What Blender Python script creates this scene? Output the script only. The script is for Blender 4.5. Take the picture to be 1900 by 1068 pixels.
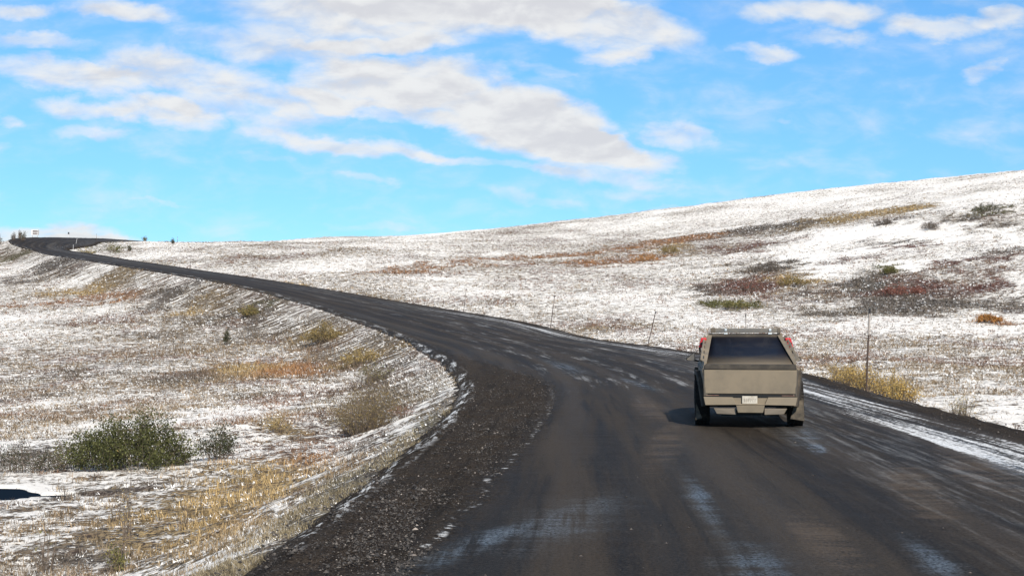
import bpy, math, random
import numpy as np
R = math.radians
for o in list(bpy.data.objects): bpy.data.objects.remove(o, do_unlink=True)
scene = bpy.context.scene
COL = scene.collection

# ------------------------------------------------------------------ camera
cam_d = bpy.data.cameras.new("camera"); cam = bpy.data.objects.new("camera", cam_d); COL.objects.link(cam)
cam.location = (0, 0, 2.0); cam.rotation_euler = (R(90 + 1.492), 0, 0)
cam_d.sensor_width = 36; cam_d.lens = 49.45; cam_d.clip_start = 0.1; cam_d.clip_end = 20000
scene.camera = cam
scene.render.resolution_x = 1024; scene.render.resolution_y = 575
scene.view_settings.view_transform = 'Standard'; scene.view_settings.look = 'None'
scene.view_settings.gamma = 1; scene.view_settings.exposure = 0.42

# ------------------------------------------------------------------ sun
SUN_EL, SUN_AZ = 40.0, 163.0     # azimuth clockwise from +Y: behind the camera, to the right
sd = bpy.data.lights.new("sun", 'SUN'); sun = bpy.data.objects.new("sun", sd); COL.objects.link(sun)
sd.energy = 4.2; sd.angle = R(0.53); sd.color = (1.0, 0.93, 0.83)
sun.rotation_euler = (R(90 - SUN_EL), 0, R(180 - SUN_AZ))

# ------------------------------------------------------------------ node helper
class NT:
    def __init__(s, nt): s.nt = nt; s.n = nt.nodes; s.l = nt.links
    def new(s, t, ins=None, **kw):
        n = s.n.new(t)
        for k, v in kw.items(): setattr(n, k, v)
        for k, v in (ins or {}).items():
            if isinstance(v, bpy.types.NodeSocket): s.l.new(v, n.inputs[k])
            else: n.inputs[k].default_value = v
        return n
    def m(s, op, a, b=None, c=None, clamp=False):
        n = s.n.new('ShaderNodeMath'); n.operation = op; n.use_clamp = clamp
        for i, v in enumerate((a, b, c)):
            if v is None: continue
            if isinstance(v, bpy.types.NodeSocket): s.l.new(v, n.inputs[i])
            else: n.inputs[i].default_value = v
        return n.outputs[0]
    def vm(s, op, a, b=None):
        n = s.n.new('ShaderNodeVectorMath'); n.operation = op
        for i, v in enumerate((a, b)):
            if v is None: continue
            if isinstance(v, bpy.types.NodeSocket): s.l.new(v, n.inputs[i])
            else: n.inputs[i].default_value = v
        return n.outputs[0]
    def mix(s, f, a, b, mode='MIX'):
        n = s.n.new('ShaderNodeMix'); n.data_type = 'RGBA'; n.blend_type = mode
        for i, v in ((0, f), (6, a), (7, b)):
            if isinstance(v, bpy.types.NodeSocket): s.l.new(v, n.inputs[i])
            else: n.inputs[i].default_value = v if i == 0 else tuple(v)[:3] + (1,)
        return n.outputs[2]
    def ramp(s, v, lo, hi, a=0.0, b=1.0, smooth=True):
        n = s.n.new('ShaderNodeMapRange'); n.interpolation_type = 'SMOOTHSTEP' if smooth else 'LINEAR'
        for i, x in enumerate((v, lo, hi, a, b)):
            if isinstance(x, bpy.types.NodeSocket): s.l.new(x, n.inputs[i])
            else: n.inputs[i].default_value = x
        return n.outputs[0]
    def noise(s, vec, scale, detail=2.0, rough=0.5, dist=0.0, dim='3D'):
        n = s.new('ShaderNodeTexNoise', noise_dimensions=dim)
        if vec is not None: s.l.new(vec, n.inputs['Vector'])
        n.inputs['Scale'].default_value = scale; n.inputs['Detail'].default_value = detail
        n.inputs['Roughness'].default_value = rough; n.inputs['Distortion'].default_value = dist
        return n.outputs['Fac']
    def scalev(s, vec, sc, loc=(0, 0, 0)):
        n = s.new('ShaderNodeMapping', {'Vector': vec}); n.inputs['Scale'].default_value = sc
        n.inputs['Location'].default_value = loc
        return n.outputs[0]
    def bump(s, h, strength, dist):
        return s.new('ShaderNodeBump', {'Height': h, 'Strength': strength, 'Distance': dist}).outputs[0]

# ------------------------------------------------------------------ world: Nishita sky with broken cloud
w = bpy.data.worlds.new("World"); scene.world = w; w.use_nodes = True
W = NT(w.node_tree); W.n.clear()
sky = W.new('ShaderNodeTexSky'); sky.sky_type = 'NISHITA'; sky.sun_disc = False
sky.sun_elevation = R(SUN_EL); sky.sun_rotation = R(SUN_AZ)
sky.altitude = 1200; sky.air_density = 1.0; sky.dust_density = 0.3; sky.ozone_density = 1.5
tc = W.new('ShaderNodeTexCoord'); D = tc.outputs['Generated']
sx = W.new('ShaderNodeSeparateXYZ', {0: D})
dy = W.m('MAXIMUM', sx.outputs[1], 0.15)
u = W.m('DIVIDE', sx.outputs[0], dy); v = W.m('DIVIDE', sx.outputs[2], dy)
uv0 = W.new('ShaderNodeCombineXYZ', {0: u, 1: v}).outputs[0]
wn = W.new('ShaderNodeTexNoise', {'Vector': W.scalev(uv0, (1, 1.7, 1)), 'Scale': 14.0, 'Detail': 5.0, 'Roughness': 0.6})
warp = W.vm('MULTIPLY', W.vm('SUBTRACT', wn.outputs['Color'], (0.5, 0.5, 0.5)), (0.075, 0.036, 0))
uvw = W.new('ShaderNodeSeparateXYZ', {0: W.vm('ADD', uv0, warp)})
U, V = uvw.outputs[0], uvw.outputs[1]
# cloud banks in direction space: (u, v, half width, half height, slant, thickness)
def cl(X, Y, rx, ry, sl=0.0, k=1.0): return ((X - 950) / 2610, (602 - Y) / 2610, rx / 2610, ry / 2610, sl, k)
CL = [cl(720, 22, 350, 58, .03, 1.1), cl(1120, 45, 210, 48, .15, 1.1), cl(520, 88, 180, 36, .1, .8), cl(1150, 98, 80, 18, 0, .7), cl(700, 78, 160, 16, 0, .8),
      cl(735, 145, 195, 48, -.03, 1.35), cl(960, 222, 235, 60, .22, 1.45), cl(1130, 275, 150, 30, .15, 1.1), cl(700, 200, 150, 22, .15, .8), cl(640, 262, 210, 20, .12, .8), cl(900, 295, 160, 14, .1, .6),
      cl(1270, 250, 60, 24, .3, .6), cl(1130, 322, 140, 22, .1, .6), cl(230, 22, 110, 26, .15, .9), cl(40, 15, 80, 22, 0, .8),
      cl(110, 130, 170, 28, .1, .9), cl(60, 75, 120, 18, .05, .7), cl(310, 208, 95, 36, .25, 1.05), cl(150, 188, 100, 22, .05, .75),
      cl(180, 236, 80, 15, .05, .5), cl(15, 218, 40, 14, .1, .6), cl(420, 195, 200, 36, .2, .75), cl(1440, 92, 75, 16, .1, .75),
      cl(1520, 20, 130, 30, .05, .9), cl(1740, 48, 100, 26, .05, .95), cl(1870, 35, 70, 24, -.1, .8), cl(1560, 68, 90, 16, 0, .55),
      cl(1822, 132, 40, 26, -.3, .6), cl(690, 325, 80, 8, .1, .35), cl(980, 370, 110, 14, .1, .35), cl(1230, 386, 70, 10, 0, .5),
      cl(1180, 356, 60, 9, 0, .3), cl(290, 372, 60, 5, .1, .3), cl(1445, 214, 30, 7, 0, .35), cl(60, 436, 170, 22, .03, .9),
      cl(230, 452, 190, 14, .02, .8), cl(700, 425, 110, 10, 0, .3), cl(330, 130, 170, 34, .1, .8), cl(900, 10, 300, 30, 0, .9),
      cl(490, 282, 40, 10, 0, .3), cl(-40, 265, 60, 16, 0, .5), cl(1960, 190, 60, 16, 0, .4), cl(1000, 130, 70, 14, .1, .4),
      cl(560, 185, 130, 34, .15, .8), cl(700, -120, 500, 90, 0, 1), cl(1500, -160, 400, 60, 0, 1), cl(-400, 100, 300, 70, 0, 1),
      cl(2500, 60, 350, 70, 0, 1), cl(-500, 330, 250, 40, 0, .7), cl(2300, 260, 200, 40, 0, .6), cl(200, -60, 200, 40, .1, .9)]
dens = None
for (u0, v0, a, b, sl, k) in CL:
    du = W.m('SUBTRACT', U, u0)
    dv = W.m('ADD', W.m('SUBTRACT', V, v0), W.m('MULTIPLY', du, sl))
    # flatter, softer base than top
    q = W.m('ADD', W.m('POWER', W.m('DIVIDE', W.m('ABSOLUTE', du), a), 2.0), W.m('POWER', W.m('DIVIDE', W.m('ABSOLUTE', dv), b), 2.0))
    g = W.m('MULTIPLY', W.m('SUBTRACT', 1.2, q, clamp=True), k)
    dens = g if dens is None else W.m('ADD', dens, g)
f1 = W.noise(W.scalev(uv0, (1, 2.2, 1)), 22.0, 8.0, 0.56, 0.3)
f2 = W.noise(W.scalev(uv0, (1, 2.6, 1), (3, 5, 0)), 9.0, 4.0, 0.55)
dd = W.m('ADD', dens, W.m('MULTIPLY', W.m('SUBTRACT', f1, 0.5), 2.0))
dd = W.m('ADD', dd, W.m('MULTIPLY', W.m('SUBTRACT', f2, 0.55), 0.8))
alpha = W.ramp(dd, -0.28, 1.3)
alpha = W.m('MULTIPLY', alpha, 0.94)
f3 = W.noise(W.scalev(uv0, (1, 2.2, 1), (0, 0.016, 0)), 22.0, 5.0, 0.56, 0.3)
core = W.m('ADD', W.m('MULTIPLY', dens, 0.35), W.m('ADD', W.m('MULTIPLY', W.m('SUBTRACT', f2, 0.5), 1.2), W.m('MULTIPLY', W.m('SUBTRACT', f3, f1), 3.2)))
ccol = W.mix(W.ramp(core, -0.1, 1.1), (7.8, 7.75, 7.6), (6.3, 6.25, 6.4))
elev = sx.outputs[2]
tint = W.mix(W.ramp(elev, 0.0, 0.25), (0.49, 0.83, 1.19), (0.66, 1.15, 1.44))
tint = W.mix(W.ramp(elev, 0.3, 0.6), tint, (1.12, 1.08, 1.0))
skc = W.mix(1.0, sky.outputs[0], tint, 'MULTIPLY')
fin = W.mix(alpha, skc, ccol)
bg = W.new('ShaderNodeBackground', {'Color': fin, 'Strength': 0.085})
W.new('ShaderNodeOutputWorld', {'Surface': bg.outputs[0]})
#@GEO
# ------------------------------------------------------------------ noise in numpy
def _hash(ix, iy, seed):
    h = (ix.astype(np.int64) * 374761393 + iy.astype(np.int64) * 668265263 + seed * 974634777) & 0xFFFFFFFF
    h = ((h ^ (h >> 13)) * 1274126177) & 0xFFFFFFFF
    h = (h ^ (h >> 16)) & 0xFFFFFFFF
    return h.astype(np.float64) / 4294967295.0
def vnoise(x, y, seed=0):
    ix = np.floor(x); iy = np.floor(y); fx = x - ix; fy = y - iy
    fx = fx * fx * (3 - 2 * fx); fy = fy * fy * (3 - 2 * fy)
    a = _hash(ix, iy, seed); b = _hash(ix + 1, iy, seed); c = _hash(ix, iy + 1, seed); d = _hash(ix + 1, iy + 1, seed)
    return (a * (1 - fx) + b * fx) * (1 - fy) + (c * (1 - fx) + d * fx) * fy
def fbm(x, y, oct=4, seed=0, gain=0.5):
    s = 0; a = 1; t = 0
    for i in range(oct):
        s = s + a * vnoise(x * 2 ** i + 17.3 * i, y * 2 ** i - 9.1 * i, seed + i); t += a; a *= gain
    return s / t
def sstep(x, a, b):
    t = np.clip((x - a) / (b - a), 0, 1); return t * t * (3 - 2 * t)

# ------------------------------------------------------------------ the road: left and right edge stations, metres
ST = [((-4.6, -60, 0), (5.4, -60, 0)), ((-3.6, -20, 0), (7.0, -20, 0)), ((-2.8, 0, 0), (8.0, 0, 0)), ((-2.04, 11.2, 0), (8.9, 11, 0)), ((-1.3, 27.8, 0), (9.65, 27, 0)),
      ((-1.2, 42, 0), (10.7, 43, 0)), ((-1.5, 53, .03), (11.4, 56.5, .05)), ((-2.4, 67, .25), (10.6, 73, .27)),
      ((-4.9, 86, .75), (8.7, 93, .57)), ((-7.5, 99, 1.3), (5.0, 104, 1.15)), ((-12, 118, 2.3), (-.5, 124, 2.45)),
      ((-22.4, 150, 4.55), (-13, 154, 4.65)), ((-40.5, 188, 8.1), (-32.5, 192, 8.0)), ((-78.5, 260, 14), (-71, 264, 14.05)),
      ((-104, 312, 18.0), (-97, 317, 18.3)), ((-116, 337, 20.6), (-106.5, 331, 20.1)), ((-121.5, 362, 23.5), (-110.3, 346, 22.1)),
      ((-124.5, 388, 25.7), (-114.5, 377, 24.6)), ((-127.3, 414, 27.4), (-116, 410, 26.1)), ((-131, 460, 30), (-118, 460, 28.9)),
      ((-131, 520, 32.2), (-118, 520, 31.6)), ((-125, 600, 33), (-112, 600, 33)), ((-110, 700, 30), (-97, 700, 30))]
def catmull(P, n):
    P = np.array(P, float); P = np.vstack([2 * P[0] - P[1], P, 2 * P[-1] - P[-2]]); out = []
    for i in range(1, len(P) - 2):
        p0, p1, p2, p3 = P[i - 1:i + 3]
        for k in range(n):
            t = k / n
            out.append(.5 * (2 * p1 + (p2 - p0) * t + (2 * p0 - 5 * p1 + 4 * p2 - p3) * t * t + (3 * p1 - p0 - 3 * p2 + p3) * t ** 3))
    out.append(P[-2]); return np.array(out)
_L = catmull([a for a, b in ST], 8); _R = catmull([b for a, b in ST], 8)
RC = (_L + _R) / 2; RH = np.linalg.norm((_R - _L)[:, :2], axis=1) / 2
_seg = np.linalg.norm(np.diff(RC[:, :2], axis=0), axis=1); RS = np.concatenate([[0], np.cumsum(_seg)])
RS = RS - np.interp(0, RC[:40, 1], RS[:40])          # s = 0 beside the camera
def road_coords(x, y):
    """s along, signed lateral (right +), half width, road z, cross-fall aware"""
    n = len(x); s = np.zeros(n); lat = np.full(n, 999.0); hw = np.full(n, 5.0); zr = np.zeros(n); best = np.full(n, 1e18)
    A = RC[:-1]; B = RC[1:]
    for i in range(len(A)):
        ax, ay = A[i, :2]; bx, by = B[i, :2]; dx, dy_ = bx - ax, by - ay; L2 = dx * dx + dy_ * dy_; L = math.sqrt(L2)
        t = ((x - ax) * dx + (y - ay) * dy_) / L2; tc_ = np.clip(t, 0, 1)
        qx = x - (ax + tc_ * dx); qy = y - (ay + tc_ * dy_); d2 = qx * qx + qy * qy
        m = d2 < best
        if not m.any(): continue
        best[m] = d2[m]
        sg = np.sign((x[m] - ax) * dy_ - (y[m] - ay) * dx)
        lat[m] = sg * np.sqrt(d2[m]); tm = tc_[m]
        s[m] = RS[i] + tm * L; hw[m] = RH[i] * (1 - tm) + RH[i + 1] * tm
        zl = _L[i, 2] * (1 - tm) + _L[i + 1, 2] * tm; zz = _R[i, 2] * (1 - tm) + _R[i + 1, 2] * tm
        k = np.clip(lat[m] / hw[m], -1, 1) * .5 + .5
        zr[m] = zl * (1 - k) + zz * k
    return s, lat, hw, zr

# ------------------------------------------------------------------ natural terrain: thin plate through surveyed points
CP = [(-10, -60, -1.5), (-50, -60, -2.5), (20, -60, -.6), (60, -60, 1), (0, -200, -3), (-200, -200, -6), (200, -200, 8), (200, -60, 10), (-200, -40, -4),
      (-8, 0, -1.5), (-40, 0, -2.2), (-7.3, 20, -1.65), (-30, 25, -2.2), (-11, 33, -1.8), (-6, 45, -1.5), (-20, 60, -1.9), (-60, 60, -2.2), (-16, 85, -1.4), (-40, 100, -1.3),
      (-30, 120, -.2), (-60, 150, 1.0), (-40, 150, 1.8), (-62, 190, 4.3), (-95, 200, 3.8), (-95, 245, 8.3), (-130, 260, 8), (-120, 290, 12), (-135, 330, 16.5), (-146, 400, 25.5), (-170, 300, 10), (-160, 360, 19),
      (-200, 430, 24), (-250, 200, 0), (-250, 500, 22), (-145, 440, 27), (-150, 520, 29), (-160, 650, 30),
      (14, 0, -.4), (40, 0, 1), (13, 30, -.45), (30, 35, .1), (16, 50, -.35), (28, 70, .1), (14, 75, 0), (22, 95, .7), (38, 95, 1.2), (60, 100, 2.6), (12, 100, .7),
      (90, 60, 6), (120, 100, 12), (55, 150, 8.0), (35, 150, 5.6), (18, 140, 3.4), (0, 150, 3.7), (95, 250, 23.5), (50, 240, 14.5), (6, 200, 7.8), (-25, 205, 8.6), (15, 300, 17.5), (-30, 290, 17),
      (130, 350, 38), (163, 450, 51.5), (110, 520, 50.8), (65, 560, 47.6), (12, 600, 44.0), (-60, 620, 40.3), (-137, 650, 39), (60, 400, 30), (5, 440, 30), (-50, 430, 26.8), (-60, 330, 20.3), (-92, 372, 23.2), (-80, 480, 28.8),
      (200, 300, 42), (300, 450, 62), (250, 200, 35), (190, 620, 52), (110, 700, 49), (0, 760, 40), (-150, 800, 30), (-250, 800, 22), (300, 800, 55), (150, 1000, 30), (-100, 1100, 10), (500, 300, 70), (-500, 300, -5), (-500, 900, 0), (500, 1000, 50)]
CP = np.array(CP, float); _S = 100.0
def _phi(r2): return 0.5 * r2 * np.log(r2 + 1e-9)
_n = len(CP); _X = CP[:, :2] / _S
_K = _phi(((_X[:, None] - _X[None]) ** 2).sum(-1)) + np.eye(_n) * 2e-4
_P = np.c_[np.ones(_n), _X]; _A = np.zeros((_n + 3, _n + 3)); _A[:_n, :_n] = _K; _A[:_n, _n:] = _P; _A[_n:, :_n] = _P.T
_w = np.linalg.solve(_A, np.r_[CP[:, 2], 0, 0, 0])
def z_nat(x, y):
    X = x / _S; Y = y / _S; z = _w[_n] + _w[_n + 1] * X + _w[_n + 2] * Y
    for i in range(_n): z = z + _w[i] * _phi((X - _X[i, 0]) ** 2 + (Y - _X[i, 1]) ** 2)
    r = np.hypot(x, y); f = sstep(r, 900, 1500)
    return z * (1 - f) + (-20 - 0.01 * (r - 900)) * f
def smax(a, b, k):
    h = np.clip(.5 + .5 * (a - b) / k, 0, 1); return b * (1 - h) + a * h + k * h * (1 - h)
POND = (-12.35, 31.3, 1.65, 1.5); POND_Z = -1.80
def terrain(x, y, detail=True):
    x = np.asarray(x, float); y = np.asarray(y, float)
    s, lat, hw, zr = road_coords(x, y)
    zn = z_nat(x, y); e = np.abs(lat) - hw
    if detail:
        zn = zn + (fbm(x / 14, y / 14, 3, 5) - .5) * .5 * sstep(e, 1, 8) + (fbm(x / 45, y / 45, 2, 9) - .5) * 1.6 * sstep(e, 10, 40)
        # tundra hummocks
        hm = np.abs(fbm(x / 1.1, y / 1.1, 3, 21) - .5) * 2; amp = .07 + .20 * vnoise(x / 9, y / 9, 4)
        zn = zn + (1 - hm) * amp * sstep(e, .3, 2.5) - amp * .8
        dfar = sstep(np.hypot(x, y), 100, 250)
        zn = zn + (fbm(x / 6, y / 6, 3, 31) - .5) * .8 * dfar * sstep(e, 3, 12)
    sl = np.where(lat < 0, .42, .30)
    ee = np.maximum(e, 0)
    lo = zr - .02 - ee * sl; hi = zr - .12 + ee * .35 
    if detail:
        rill = (vnoise(s * 1.5, lat * .2, 61) - .5) * .25 * sstep(e, .5, 2.5)
        lo = lo + rill * (lat < 0)
    z = smax(zn, lo, .35); z = -smax(-z, -hi, .15)
    z = np.where(e < 0.0, zr - .10, z - .10 * (1 - sstep(e, 0, .8)))
    if detail:
        px_, py_, pa, pb = POND
        q = np.hypot((x - px_) / pa, (y - py_) / pb) + (vnoise(x * 1.3, y * 1.3, 3) - .5) * .45
        z = z * sstep(q, 1.5, 2.6) + (POND_Z + .05) * (1 - sstep(q, 1.5, 2.6))
        z = z - .3 * (1 - sstep(q, .8, 1.1))
        q2 = np.hypot((x + 9.3) / 2.3, (y - 31.2) / .3); z = z - .16 * (1 - sstep(q2, .4, 1.2))
    return z, s, lat, hw, e
#@END
PATCH = [(66.0,324.8,5.7,18.7,0,0.9),(73.2,325.9,5.8,18.8,0,0.9),(79.8,324.8,5.8,17.7,0,0.9),(86.3,323.7,5.8,17.2,0,0.9),(92.6,321.5,5.8,16.6,0,0.9),(44.2,329.1,5.7,24.5,3,0.7),(51.9,332.5,5.8,25.3,3,0.7),(59.1,332.5,5.8,24.8,3,0.7),(65.7,329.1,5.8,23.5,3,0.7),(25.9,306.8,4.7,13.1,1,0.8),(34.9,319.4,4.9,13.8,1,0.8),(44.2,329.1,5.1,16.5,1,0.8),(-19.3,229.4,3.5,7.6,1,0.8),(-13.8,239.6,3.7,7.1,1,0.8),(-7.7,250.2,3.8,7.4,1,0.8),(-1.0,260.5,4.0,8.2,1,0.8),(6.3,272.9,4.2,9.9,1,0.8),(14.3,286.0,4.4,12.3,1,0.8),(15.1,246.1,3.3,8.5,1,0.9),(22.4,253.6,3.4,8.8,1,0.9),(24.4,257.0,2.0,10.7,1,1),(32.0,285.1,1.8,14.2,0,1),(-31.3,189.6,3.7,13.9,0,0.8),(41.0,267.5,3.6,10.3,2,0.7),(47.9,268.4,3.7,9.4,2,0.7),(54.4,267.5,3.7,9.0,2,0.7),(36.9,200.7,2.7,20.4,3,0.9),(33.4,169.2,2.0,11.9,0,0.8),(23.5,165.9,2.9,11.8,3,0.7),(28.4,168.1,3.3,14.1,2,0.7),(22.8,143.7,1.7,3.9,4,0.9),(41.0,148.5,3.2,8.1,2,1),(39.7,159.4,2.8,9.1,3,0.8),(35.7,152.6,3.0,6.6,3,0.6),(35.8,135.3,3.8,5.2,3,0.8),(39.7,131.3,4.2,6.7,3,0.7),(43.1,142.2,2.8,6.3,3,0.6),(48.6,144.1,4.1,6.9,2,0.7),(53.3,163.7,4.0,8.7,2,0.7),(60.8,176.2,4.3,8.4,3,0.6),(61.6,226.4,3.6,10.5,3,0.8),(59.5,206.8,2.9,10.0,2,0.7),(73.9,247.7,1.8,6.8,2,0.9),(86.5,256.2,3.1,9.8,4,0.9),(80.9,251.1,2.5,6.0,3,0.8),(72.0,272.0,1.9,10.2,3,0.8),(78.8,277.5,2.2,7.5,3,0.7),(79.5,230.2,2.8,8.4,3,0.6),(51.9,221.9,2.2,7.9,3,0.7),(47.5,193.4,3.1,7.0,2,0.7),(45.9,170.9,0.9,8.0,4,0.9),(52.2,234.8,1.8,5.9,3,0.6),(39.1,115.2,1.3,2.7,1,1),(29.6,126.5,2.5,4.9,3,0.6),(34.5,127.0,3.0,4.3,3,0.6),(44.9,126.1,2.6,5.2,3,0.6),(31.3,148.5,3.5,4.1,3,0.5),(59.5,263.1,6.2,17.1,5,1),(46.0,218.2,3.8,18.2,5,1),(53.5,214.6,4.2,14.0,5,0.8),(69.2,246.9,4.9,11.4,5,1),(68.5,223.3,4.5,13.9,5,1),(71.8,201.4,2.0,19.2,5,1),(51.0,172.7,4.1,8.1,5,1),(90.8,285.1,6.9,17.4,5,0.7),(100.3,284.1,4.6,22.6,5,0.7),(42.6,182.1,4.3,9.7,5,0.9),(-63.6,224.1,9.8,6.9,0,0.9),(-52.9,197.4,3.1,5.8,1,1),(-58.7,204.1,2.8,6.0,1,0.8),(-67.3,197.4,8.8,5.5,1,0.7),(-87.8,269.3,8.7,14.6,3,0.9),(-115.4,323.7,4.6,8.9,4,0.9),(-115.3,390.3,3.9,29.8,4,0.8),(-99.5,348.4,2.8,19.1,4,0.7),(-44.4,180.9,3.2,7.4,3,0.7),(-33.0,156.7,3.7,8.8,3,0.6),(-15.9,118.3,2.1,6.7,0,0.9),(-28.9,154.1,1.5,3.4,4,0.9),(-9.4,94.6,1.8,4.7,0,0.9),(-7.1,75.4,1.2,10.2,3,0.5),(-14.8,91.8,2.8,8.7,1,0.8),(-18.3,93.7,2.2,7.5,0,0.7),(-20.9,87.9,2.1,5.4,3,0.5),(-25.2,137.1,2.1,10.1,3,0.6),(-15.4,111.4,2.2,5.0,2,0.5),(-37.1,169.8,2.7,4.1,0,0.7),(-7.9,47.8,0.7,4.1,0,0.9),(-5.1,53.2,1.6,10.3,3,0.4),(-4.3,36.4,1.0,3.4,2,0.7),(-2.6,29.8,0.7,3.1,2,0.6),(-5.3,35.6,1.1,3.6,1,0.6),(-5.8,29.5,1.3,4.1,0,0.7),(-6.0,26.3,1.2,3.8,0,0.8),(-5.7,22.9,1.4,3.4,0,0.7),(-5.3,31.0,1.1,4.4,0,0.9),(-6.6,21.7,1.0,2.0,3,0.6),(-14.2,41.7,1.4,4.1,3,0.7),(-18.4,68.9,1.6,5.1,2,0.6),(-18.4,60.0,1.4,3.2,2,0.5),(-29.8,97.5,4.7,4.7,3,0.5),(-3.4,35.4,0.8,4.3,3,0.6),(-2.9,23.1,0.5,3.1,3,0.7),(-6.9,89.7,1.0,4.8,0,0.5),(-2.0,34.7,0.5,4.0,4,0.5),(-38.0,116.8,3.8,4.6,2,0.5),(-31.6,118.0,2.8,7.0,2,0.4),(-34.6,138.9,2.7,4.4,3,0.5),(-27.0,83.0,2.7,4.4,2,0.5),(-12.4,69.1,1.6,4.2,3,0.4),(-26.3,73.9,1.8,3.3,3,0.5),(-44.9,156.2,3.1,4.4,2,0.5),(13.9,59.6,0.9,7.3,0,0.8),(12.6,46.9,1.1,7.1,0,0.8),(12.4,38.5,0.8,5.1,0,0.6),(30.5,89.4,1.8,3.3,2,0.5),(24.2,79.0,2.5,3.3,2,0.4),(26.0,104.6,3.3,3.2,2,0.5),(25.5,221.9,5.1,14.9,5,0.3),(-15.5,50.8,1.2,3.1,5,0.8),(-11.9,56.7,1.8,3.6,5,0.6),(-2.7,41.2,0.5,5.6,5,0.7),(11.8,154.6,7.1,11.8,5,0.3)]
TYPES = np.array([(.40, .285, .135), (.33, .17, .08), (.155, .075, .06), (.135, .115, .095), (.12, .115, .04), (.30, .25, .18)])
BASEC = np.array((.25, .185, .115))
def y_flat(cx, cy): return cy < 120
def ground_cover(x, y, lat, e):
    """bare share 0..1 and plant colour at a place, from patches of vegetation"""
    wx = x + (fbm(x / 3, y / 3, 3, 41) - .5) * 3.5 * np.clip(np.hypot(x, y) / 60, .3, 4)
    wy = y + (fbm(x / 4, y / 7, 3, 43) - .5) * 9 * np.clip(np.hypot(x, y) / 60, .2, 4)
    r = np.hypot(x, y); az = np.arctan2(x, y)
    cov = .43 - .06 * (sstep(x, 8, 14) * (1 - sstep(y, 100, 160))) + (fbm(x / 9, y / 14, 3, 51) - .5) * .34 + (fbm(x / 30, y / 40, 2, 52) - .5) * .3
    hill = sstep(x, 20, 60) * sstep(y, 90, 140)
    cov = cov - .04 * hill
    c = BASEC[None] * np.ones((len(x), 1))
    vn = fbm(x / 5, y / 8, 3, 55)[:, None]
    c = c * (1 - .55 * sstep(vn, .52, .62)) + TYPES[2] * 1.2 * .55 * sstep(vn, .52, .62)
    for (cx, cy, rl, rd, t, st) in PATCH + [(-9.9, 30.3, 1.8, .5, 3, 1.), (-101, 329, 3, 3, 4, 1.), (-95, 331, 2.5, 2.5, 4, .9)]:
        if t == 2 and y_flat(cx, cy): st = st * (.2 if cx > 0 else .4)
        if t == 0 and cx > 0 and y_flat(cx, cy): st = st * .6
        if t == 5: st = st * .8
        a = math.atan2(cx, cy); ca, sa = math.cos(a), math.sin(a)
        m = np.nonzero((np.abs(wx - cx) < (rl + rd) * 1.8) & (np.abs(wy - cy) < (rl + rd) * 1.8))[0]
        if len(m) == 0: continue
        dx = wx[m] - cx; dy_ = wy[m] - cy
        p = (dx * ca - dy_ * sa) / max(rl, .6); q = (dx * sa + dy_ * ca) / rd
        k = np.exp(-(p * p + q * q) * .9) * st
        if t == 5: cov[m] = cov[m] * (1 - k * .95)
        else:
            cov[m] = cov[m] * (1 - k) + (.92 if (cx > 0 and cy > 120) else .77) * k
            kk = np.clip(k * 1.6, 0, 1)[:, None]; c[m] = c[m] * (1 - kk) + TYPES[t] * kk
    # verge of the road: straw and grit on the left, thinner on the right
    L = lat < 0
    vg = (1 - sstep(e + (vnoise(x * .7, y * .7, 66) - .5) * 1.2, .9, 2.6)) * L * sstep(-y, -75, -35)
    near_ = sstep(np.hypot(x, y), 60, 25) if False else (1 - sstep(np.hypot(x, y), 25, 60)); cov = cov - near_ * .05 * (cov > .55)
    cov = np.maximum(cov, vg * .66); k = (vg * .7)[:, None]; c = c * (1 - k) + np.array((.22, .19, .12)) * k
    em = sstep(e, .0, 1.0) * (1 - sstep(e, 4.5, 8)) * L * sstep(y, 30, 70)
    cov = cov + em * .07; k = (em * .5)[:, None]; c = c * (1 - k) + np.array((.10, .085, .07)) * k
    rg = (1 - sstep(e, .1, 1.0)) * (~L)
    cov = np.maximum(cov, rg * .9); k = rg[:, None]; c = c * (1 - k) + np.array((.075, .06, .048)) * k
    return np.clip(cov, 0, 1), c

def mesh_np(name, V, F, mat, smooth=False, parent=None):
    """V (n,3); F (m,3) or (m,4) index arrays -> one mesh object"""
    me = bpy.data.meshes.new(name); F = np.asarray(F, np.int32); V = np.asarray(V, np.float32); k = F.shape[1]
    me.vertices.add(len(V)); me.vertices.foreach_set('co', V.ravel())
    me.loops.add(F.size); me.loops.foreach_set('vertex_index', F.ravel())
    me.polygons.add(len(F)); me.polygons.foreach_set('loop_start', np.arange(0, F.size, k, dtype=np.int32))
    me.polygons.foreach_set('loop_total', np.full(len(F), k, np.int32))
    me.polygons.foreach_set('use_smooth', np.full(len(F), smooth))
    me.update(calc_edges=True)
    if mat: me.materials.append(mat)
    o = bpy.data.objects.new(name, me); COL.objects.link(o)
    if parent: o.parent = parent
    return o
def vattr(o, name, arr, typ):
    a = o.data.attributes.new(name, typ, 'POINT'); arr = np.asarray(arr, np.float32)
    if typ == 'FLOAT': a.data.foreach_set('value', arr)
    elif typ == 'FLOAT_VECTOR': a.data.foreach_set('vector', arr.ravel())
    elif typ == 'FLOAT_COLOR': a.data.foreach_set('color', np.c_[arr, np.ones(len(arr), np.float32)].ravel())

def new_mat(name):
    m = bpy.data.materials.new(name); m.use_nodes = True; N = NT(m.node_tree); N.n.clear()
    out = N.new('ShaderNodeOutputMaterial'); b = N.new('ShaderNodeBsdfPrincipled'); N.l.new(b.outputs[0], out.inputs[0])
    return m, N, b

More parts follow.
